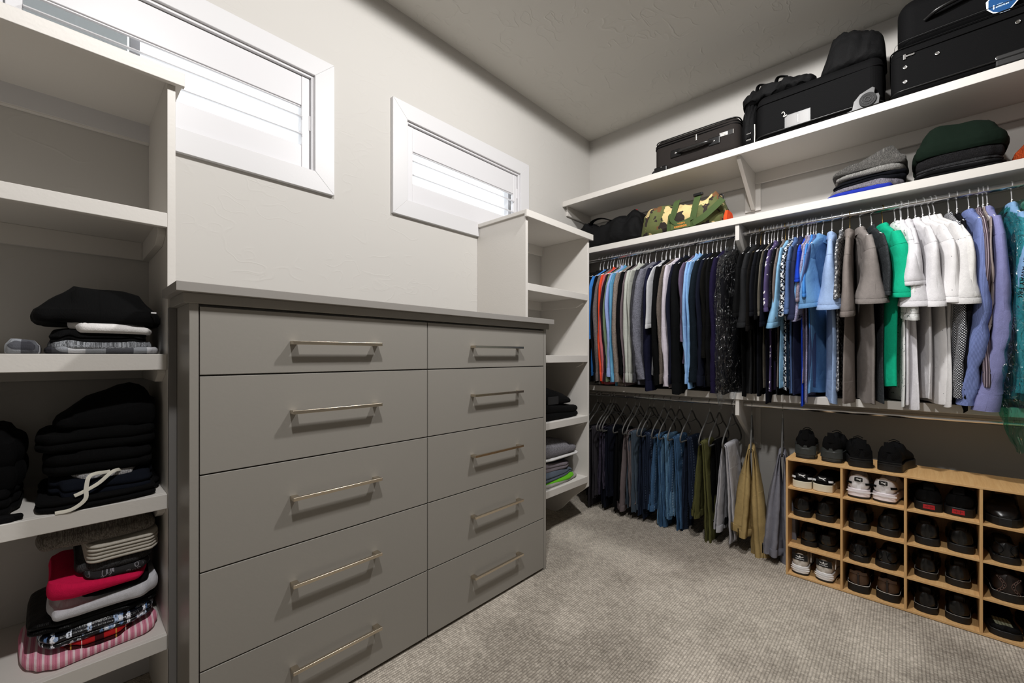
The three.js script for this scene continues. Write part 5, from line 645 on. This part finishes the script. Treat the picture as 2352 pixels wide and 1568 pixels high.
{
  const t = thing('duffel_bag', 'black soft duffel bag in the corner behind the camouflage bag', 'bag', [-0.2, SHELF2, 0.35]);
  const g = bagSkin({ z0: 0.05, z1: 0.638, h: [[0, 0.16], [0.06, 0.225], [0.17, 0.245], [0.3, 0.215], [0.36, 0.19], [0.5, 0.21], [0.66, 0.245], [0.76, 0.225], [0.86, 0.262], [0.94, 0.24], [1, 0.14]], d: [[0, 0.24], [0.3, 0.29], [1, 0.27]], xc: -0.2, y0: SHELF2, seed: 5, rough: 0.014 }); g.translate(0.2, -SHELF2, -0.35); part(t, 'body', g, nylon);
  part(t, 'handle', ribbon([[-0.06, 0.2, -0.19], [-0.09, 0.236, -0.14], [-0.09, 0.244, -0.06], [-0.06, 0.21, 0.03]], 0.03, 0.004, [0, 1, 0.2]), blkMatte);
  part(t, 'red_tag', bx(-0.05, -0.04, 0.24, 0.262, 0.195, 0.22, 0.002), mat(0xb01818, { roughness: 0.7 }), 'small red tag');
}
{
  const t = thing('camouflage_bag', 'camouflage holdall with green webbing straps and orange lettering', 'bag', [-0.21, SHELF2, 0.92]);
  const camo = tex(512, 512, (x, y) => { const u = x / 512, v = y / 512; const w = (s) => fbm(u * 5, v * 5, 5, 4, s); const a = w(101), b = w(111), c = w(121); return b > 0.535 ? [214, 190, 134] : a > 0.53 ? [40, 31, 25] : c > 0.485 ? [112, 74, 42] : [92, 98, 54]; }, { rx: 1 / 0.42, ry: 1 / 0.42 });
  const g = bagSkin({ z0: 0.615, z1: 1.19, h: [[0, 0.225], [0.06, 0.24], [0.2, 0.23], [0.5, 0.2], [0.72, 0.19], [0.82, 0.2], [0.92, 0.245], [1, 0.2]], d: [[0, 0.24], [0.2, 0.3], [0.8, 0.3], [1, 0.24]], xc: -0.215, y0: SHELF2, lean: [0.035, -0.02], seed: 7, rough: 0.01, e: 0.62 }); g.translate(0.21, -SHELF2, -0.92); part(t, 'body', g, mat(0xffffff, { roughness: 0.85, map: camo, bumpMap: wrinkle, bumpScale: 0.006 }));
  const web = mat(0x3f5227, { roughness: 0.85 }), R = (a, w = 0.04) => ribbon(a, w, 0.003, [-1, 0.15, 0]);
  part(t, 'strap', R([[-0.158, 0.004, -0.055], [-0.164, 0.06, -0.05], [-0.156, 0.12, -0.03], [-0.13, 0.2, -0.02], [-0.1, 0.226, -0.02]]), web);
  part(t, 'strap', R([[-0.158, 0.004, 0.1], [-0.164, 0.06, 0.1], [-0.156, 0.12, 0.108], [-0.13, 0.196, 0.115], [-0.1, 0.222, 0.115]]), web);
  part(t, 'handle_loop', R([[-0.166, 0.06, -0.05], [-0.176, 0.11, -0.045], [-0.178, 0.07, -0.03], [-0.172, 0.045, 0.0], [-0.17, 0.052, 0.06], [-0.168, 0.066, 0.1]], 0.025), web);
  part(t, 'shoulder_strap', R([[-0.166, 0.03, 0.1], [-0.172, 0.05, 0.16], [-0.16, 0.1, 0.225], [-0.14, 0.15, 0.275]], 0.042), web);
  part(t, 'buckle', bx(-0.12, -0.1, 0.218, 0.236, 0.085, 0.145, 0.004), blkPlastic);
  part(t, 'clip', [new THREE.TorusGeometry(0.014, 0.0035, 8, 20).rotateY(PI / 2).translate(-0.13, 0.17, 0.262), bx(-0.14, -0.12, 0.13, 0.16, 0.255, 0.275, 0.004)], blkPlastic);
  const words = canvasTex(384, 128, (c, w, h) => { c.fillStyle = '#4d5a2c'; c.fillRect(0, 0, w, h); c.fillStyle = '#f08a2c'; c.font = 'bold 50px sans-serif'; c.textAlign = 'center'; c.fillText('SCOTTY', w / 2, 54); c.fillText('CAMERON', w / 2, 106); });
  const pg = new THREE.PlaneGeometry(0.13, 0.043); pg.rotateY(-PI / 2); part(t, 'lettering_patch', [pg.translate(-0.1735, 0.032, 0.022)], mat(0xffffff, { map: words, roughness: 0.8 }), 'patch with orange lettering');
}
pile(SHELF2, [{ name: 'orange_cloth', cat: 'cloth', label: 'bright orange and black cloth tucked at the end of the camouflage bag', x0: -0.36, x1: -0.2, z0: 1.196, z1: 1.224, h: 0.075, layers: 1, soft: 0.1, droop: 0.5, color: 0xf0552a, kind: 'plain' }]);
// suitcases lie on their backs: x is depth, z length, y thickness
function caseBody(w, h, d, r = 0.045) { const g = new RoundedBoxGeometry(d, h, w, 5, r); const p = g.attributes.position; for (let i = 0; i < p.count; i++) { const y = p.getY(i) / h + 0.5, n = 0.004 * (vn(p.getZ(i) * 14 + 5, p.getY(i) * 14 + p.getX(i) * 9 + 5, 1024, 6) - 0.5); p.setX(i, p.getX(i) + n * 2); p.setY(i, p.getY(i) + (y > 0.5 ? n : 0)); } g.computeVertexNormals(); g.translate(0, h / 2, 0); return metreUV(g); }
const rail = (w, d, y, m = 0.02, k = 0.003) => { const p = [], a = d / 2 + 0.001, b = w / 2 + 0.001, r = 0.045; for (const [cx, cz, a0] of [[a - r, b - r, 0], [-(a - r), b - r, PI / 2], [-(a - r), -(b - r), PI], [a - r, -(b - r), PI * 1.5]]) for (let i = 0; i <= 5; i++) { const t = a0 + i / 5 * PI / 2; p.push([cx + cos(t) * r, y, cz + sin(t) * r]); } return tube(p, k, 6, 120, true); };
{
  const w = 0.53, h = 0.225, d = 0.33, x = -d / 2;
  const t = thing('small_suitcase', 'small charcoal fabric suitcase with front handle, leftmost on the top shelf', 'suitcase', [-0.205, SHELF1 + 0.004, 1.02], 0.03);
  part(t, 'body', caseBody(w, h, d), greyBalli); part(t, 'zipper', [rail(w, d, h - 0.05, 0, 0.0035), rail(w, d, h - 0.035, 0, 0.0025)], blkMatte); part(t, 'lid_piping', rail(w - 0.01, d - 0.01, h - 0.012, 0, 0.004), blkPlastic);
  const hd = part(t, 'handle', [tube([[x - 0.004, 0.1, -0.1], [x - 0.026, 0.098, -0.075], [x - 0.03, 0.096, 0], [x - 0.026, 0.098, 0.085], [x - 0.004, 0.1, 0.11]], 0.011, 10, 40)], mat(0x1a1918, { roughness: 0.35 }));
  for (const z of [-0.115, 0.125]) { const m = part(t, 'handle_mount', bx(x - 0.009, x + 0.004, 0.075, 0.125, z - 0.035, z + 0.035, 0.006), blkPlastic); part(m, 'rivet', new THREE.SphereGeometry(0.0065, 12, 8).scale(0.5, 1, 1).translate(x - 0.01, 0.1, z), silver); }
  const badge = canvasTex(160, 56, (c, w2, h2) => { c.fillStyle = '#191817'; c.fillRect(0, 0, w2, h2); c.fillStyle = '#c9c6c0'; c.fillRect(6, 6, 92, 44); c.fillStyle = '#3a3836'; c.font = 'italic bold 17px serif'; c.fillText('Pierre', 14, 24); c.fillText('Cardin', 20, 43); });
  const bg = new THREE.PlaneGeometry(0.075, 0.027); bg.rotateY(-PI / 2); bg.translate(x - 0.0052, 0.125, 0.195); part(t, 'name_badge', [bx(x - 0.0045, x + 0.003, 0.11, 0.14, 0.155, 0.235, 0.002), bg], mat(0xffffff, { map: badge, roughness: 0.35 }));
  part(t, 'zip_pull', [bx(x - 0.008, x - 0.004, h - 0.085, h - 0.045, 0.008, 0.02, 0.002)], silver);
  part(t, 'corner_guard', bx(x - 0.0035, x + 0.05, 0.002, 0.045, -w / 2 - 0.003, -w / 2 + 0.09, 0.01), blkPlastic); part(t, 'guard_rivet', new THREE.SphereGeometry(0.004, 10, 6).translate(x - 0.004, 0.036, -w / 2 + 0.05), silver);
  for (const xx of [x + 0.05, -x - 0.05]) part(t, 'wheel', new THREE.CylinderGeometry(0.024, 0.024, 0.022, 20).rotateZ(PI / 2).translate(xx, 0.0205, -w / 2 - 0.012), blkRubberWheel());
}
function blkRubberWheel() { return blackRubber; }
{
  const t = thing('backpack', 'black backpack standing between the small and the large suitcase', 'bag', [-0.2, SHELF1, 1.315]);
  const g = bagSkin({ z0: 1.292, z1: 1.374, h: [[0, 0.25], [0.3, 0.3], [1, 0.3]], d: [[0, 0.26], [0.4, 0.33], [1, 0.3]], xc: -0.2, y0: SHELF1, seed: 9, rough: 0.008 }); g.translate(0.2, -SHELF1, -1.315); part(t, 'body', g, nylon);
  part(t, 'cord', tube([[-0.175, 0.12, 0.062], [-0.182, 0.09, 0.064], [-0.176, 0.06, 0.063], [-0.184, 0.03, 0.064], [-0.18, 0.002, 0.063]], 0.0028, 6, 30), whiteThread, 'white cord end');
  part(t, 'strap_slider', [bx(-0.185, -0.175, 0.07, 0.075, 0.02, 0.045, 0.001), bx(-0.185, -0.175, 0.035, 0.04, 0.018, 0.043, 0.001)], silver);
}
{
  const w = 0.565, h = 0.27, d = 0.35, x = -d / 2;
  const t = thing('large_suitcase', 'large black suitcase with white-knotted grey luggage tag in the middle of the top shelf', 'suitcase', [-0.21, SHELF1 + 0.003, 1.665]);
  part(t, 'body', caseBody(w, h, d, 0.05), balli); part(t, 'zipper', rail(w, d, h - 0.06, 0, 0.003), blkMatte); part(t, 'piping', rail(w, d, 0.03, 0, 0.004), blkPlastic);
  const tagTex = canvasTex(192, 112, (c, w2, h2) => { c.fillStyle = '#24211f'; c.fillRect(0, 0, w2, h2); c.fillStyle = '#3d3935'; c.fillRect(14, 10, 76, 92); c.fillRect(110, 10, 68, 92); c.fillStyle = '#171615'; c.fillRect(90, 8, 20, 96); c.save(); c.translate(104, 92); c.rotate(-PI / 2); c.fillStyle = '#a8a29a'; c.font = 'bold 13px sans-serif'; c.fillText('Continental', 0, 0); c.restore(); });
  const tg = new THREE.PlaneGeometry(0.118, 0.07); tg.rotateY(-PI / 2); const tagPart = part(t, 'luggage_tag', bx(x - 0.008, x - 0.0045, 0.028, 0.1, -0.135, -0.013, 0.002), blkPlastic); part(tagPart, 'tag_print', tg.translate(x - 0.0085, 0.064, -0.074), mat(0xffffff, { map: tagTex, roughness: 0.4 }));
  part(tagPart, 'knotted_string', tube([[x - 0.012, 0.117, -0.147], [x - 0.014, 0.122, -0.139], [x - 0.012, 0.108, -0.132], [x - 0.013, 0.097, -0.139], [x - 0.014, 0.094, -0.13], [x - 0.012, 0.1, -0.122], [x - 0.013, 0.098, -0.132]], 0.0022, 6, 40), whiteThread);
  part(t, 'wheel_housing', [moved(extrude([[-0.085, 0.004], [-0.062, 0.012], [-0.055, 0.05], [-0.03, 0.08], [0.02, 0.1], [0.032, 0.09], [0.028, 0.06], [0.045, 0.06], [0.05, 0.04], [0.046, 0.004], [-0.02, 0.004]], 0.012, 0.003), 0, 0, 0, -PI / 2).translate(x + 0.0, 0, w / 2 - 0.06)], greyShell, 'grey curved wheel housing');
  const wh = part(t, 'wheel', new THREE.CylinderGeometry(0.034, 0.034, 0.014, 28).rotateZ(PI / 2).translate(x - 0.016, 0.038, w / 2 - 0.058), blackRubber); part(wh, 'hub', [new THREE.TorusGeometry(0.011, 0.0022, 8, 22).rotateY(PI / 2).translate(x - 0.0235, 0.038, w / 2 - 0.058), new THREE.TorusGeometry(0.022, 0.0016, 8, 26).rotateY(PI / 2).translate(x - 0.0235, 0.038, w / 2 - 0.058)], greyShell);
}
{
  const y = SHELF1 + 0.276, t = thing('laptop_bag', 'flat black soft bag lying on the left half of the large suitcase', 'bag', [-0.2, y, 1.5]);
  const g = bagSkin({ z0: 1.29, z1: 1.66, h: [[0, 0.055], [0.15, 0.085], [0.35, 0.1], [0.5, 0.082], [0.62, 0.1], [1, 0.07]], d: [[0, 0.25], [0.4, 0.3], [1, 0.28]], xc: -0.2, y0: y, seed: 12, rough: 0.012 }); g.translate(0.2, -y, -1.5); part(t, 'body', g, nylon);
  for (const [z, a] of [[-0.1, 0.1], [0.0, 0.105]]) part(t, 'loop', ribbon([[-0.06, a - 0.03, z - 0.04], [-0.09, a + 0.012, z - 0.02], [-0.09, a - 0.004, z + 0.03]], 0.02, 0.004, [0, 1, 0]), blkMatte);
}
{
  const y = SHELF1 + 0.276, t = thing('garment_bag', 'folded black garment bag heaped on the right half of the large suitcase', 'bag', [-0.2, y, 1.81]);
  const g = bagSkin({ z0: 1.672, z1: 1.958, h: [[0, 0.15], [0.1, 0.22], [0.3, 0.225], [0.8, 0.175], [1, 0.15]], d: [[0, 0.26], [0.5, 0.32], [1, 0.28]], xc: -0.2, y0: y, lean: [0.05, -0.01], seed: 15, rough: 0.005, e: 0.38 }); g.translate(0.2, -y, -1.81); part(t, 'body', g, nylon);
}
{
  const w = 0.72, d = 0.36, x = -d / 2;
  const t = thing('huge_suitcase', 'biggest black suitcase with silver studs and blue airline sticker at the right end', 'suitcase', [-0.215, SHELF1 + 0.003, 2.335]);
  part(t, 'body', caseBody(w, 0.255, d, 0.04), balli); const up = part(t, 'front_pocket', caseBody(w - 0.03, 0.235, d - 0.02, 0.06).translate(0, 0.245, 0.01), balli);
  part(t, 'zipper', [rail(w, d, 0.2, 0, 0.003), rail(w, d, 0.235, 0, 0.003)], blkMatte); part(up, 'stitching', rail(w - 0.03, d - 0.02, 0.275, 0, 0.0008), mat(0x3a3a3a, { roughness: 0.8 })); part(t, 'piping', rail(w, d, 0.03, 0, 0.004), blkPlastic);
  for (const [z, y] of [[-0.308, 0.137], [-0.308, 0.068], [-0.199, 0.152], [0.042, 0.167], [-0.014, 0.04]]) { part(t, 'stud', [new THREE.TorusGeometry(0.0065, 0.002, 8, 18).rotateY(PI / 2).translate(x - 0.004, y, z), new THREE.CylinderGeometry(0.0055, 0.0055, 0.003, 16).rotateZ(PI / 2).translate(x - 0.003, y, z)], silver, 'silver stud'); }
  part(t, 'zip_pull', [bx(x - 0.007, x - 0.003, 0.175, 0.2, -0.315, -0.305, 0.001), bx(x - 0.007, x - 0.003, 0.185, 0.193, -0.305, -0.275, 0.001)], silver);
  part(t, 'side_skid', bx(x - 0.006, x + 0.02, 0.004, 0.05, -0.02, 0.3, 0.004), mat(0x1c1c1c, { roughness: 0.5 }));
  const hp = part(t, 'handle', [tube([[x + 0.005, 0.335, -0.24], [x - 0.022, 0.345, -0.2], [x - 0.024, 0.36, -0.12], [x - 0.02, 0.37, -0.04], [x + 0.005, 0.375, -0.01]], 0.01, 10, 40)], blkPlastic);
  part(hp, 'handle_trim', [bx(x - 0.03, x - 0.02, 0.352, 0.356, -0.18, -0.13, 0.001), bx(x - 0.03, x - 0.02, 0.366, 0.37, -0.11, -0.06, 0.001)], silver);
  const st = canvasTex(256, 192, (c, w2, h2) => { c.fillStyle = '#eef4fa'; c.fillRect(0, 0, w2, h2); c.fillStyle = '#0a4a82'; c.fillRect(10, 10, w2 - 20, h2 - 20); c.fillStyle = '#eaf4fb'; c.font = 'bold 24px sans-serif'; c.fillText('american', 70, 118); c.font = '15px sans-serif'; c.fillText('airlines', 80, 94); c.fillRect(48, 84, 12, 40); });
  const sg2 = extrude([[-0.012, 0.075], [-0.026, 0.06], [-0.024, 0.03], [-0.008, 0.008], [0.03, -0.012], [0.064, 0.03], [0.03, 0.06]], 0.0006, 0); const p = sg2.attributes.position, u = new Float32Array(p.count * 2); for (let i = 0; i < p.count; i++) { u[2 * i] = (p.getX(i) + 0.026) / 0.09; u[2 * i + 1] = (p.getY(i) + 0.012) / 0.087; } sg2.setAttribute('uv', new THREE.BufferAttribute(u, 2)); sg2.rotateY(-PI / 2); sg2.translate(x + 0.0082, 0.245, -0.018);
  const ol = extrude([[-0.012, 0.079], [-0.03, 0.062], [-0.028, 0.028], [-0.01, 0.004], [0.031, -0.017], [0.07, 0.03], [0.031, 0.064]], 0.0006, 0); ol.rotateY(-PI / 2); ol.translate(x + 0.0088, 0.245, -0.018); part(up, 'sticker_border', ol, mat(0xeef2f6, { roughness: 0.4 })); part(up, 'airline_sticker', sg2, mat(0xffffff, { map: st, roughness: 0.4 }), 'blue airline sticker with white border');
}
scene.updateMatrixWorld(true);
renderer.render(scene, camera);
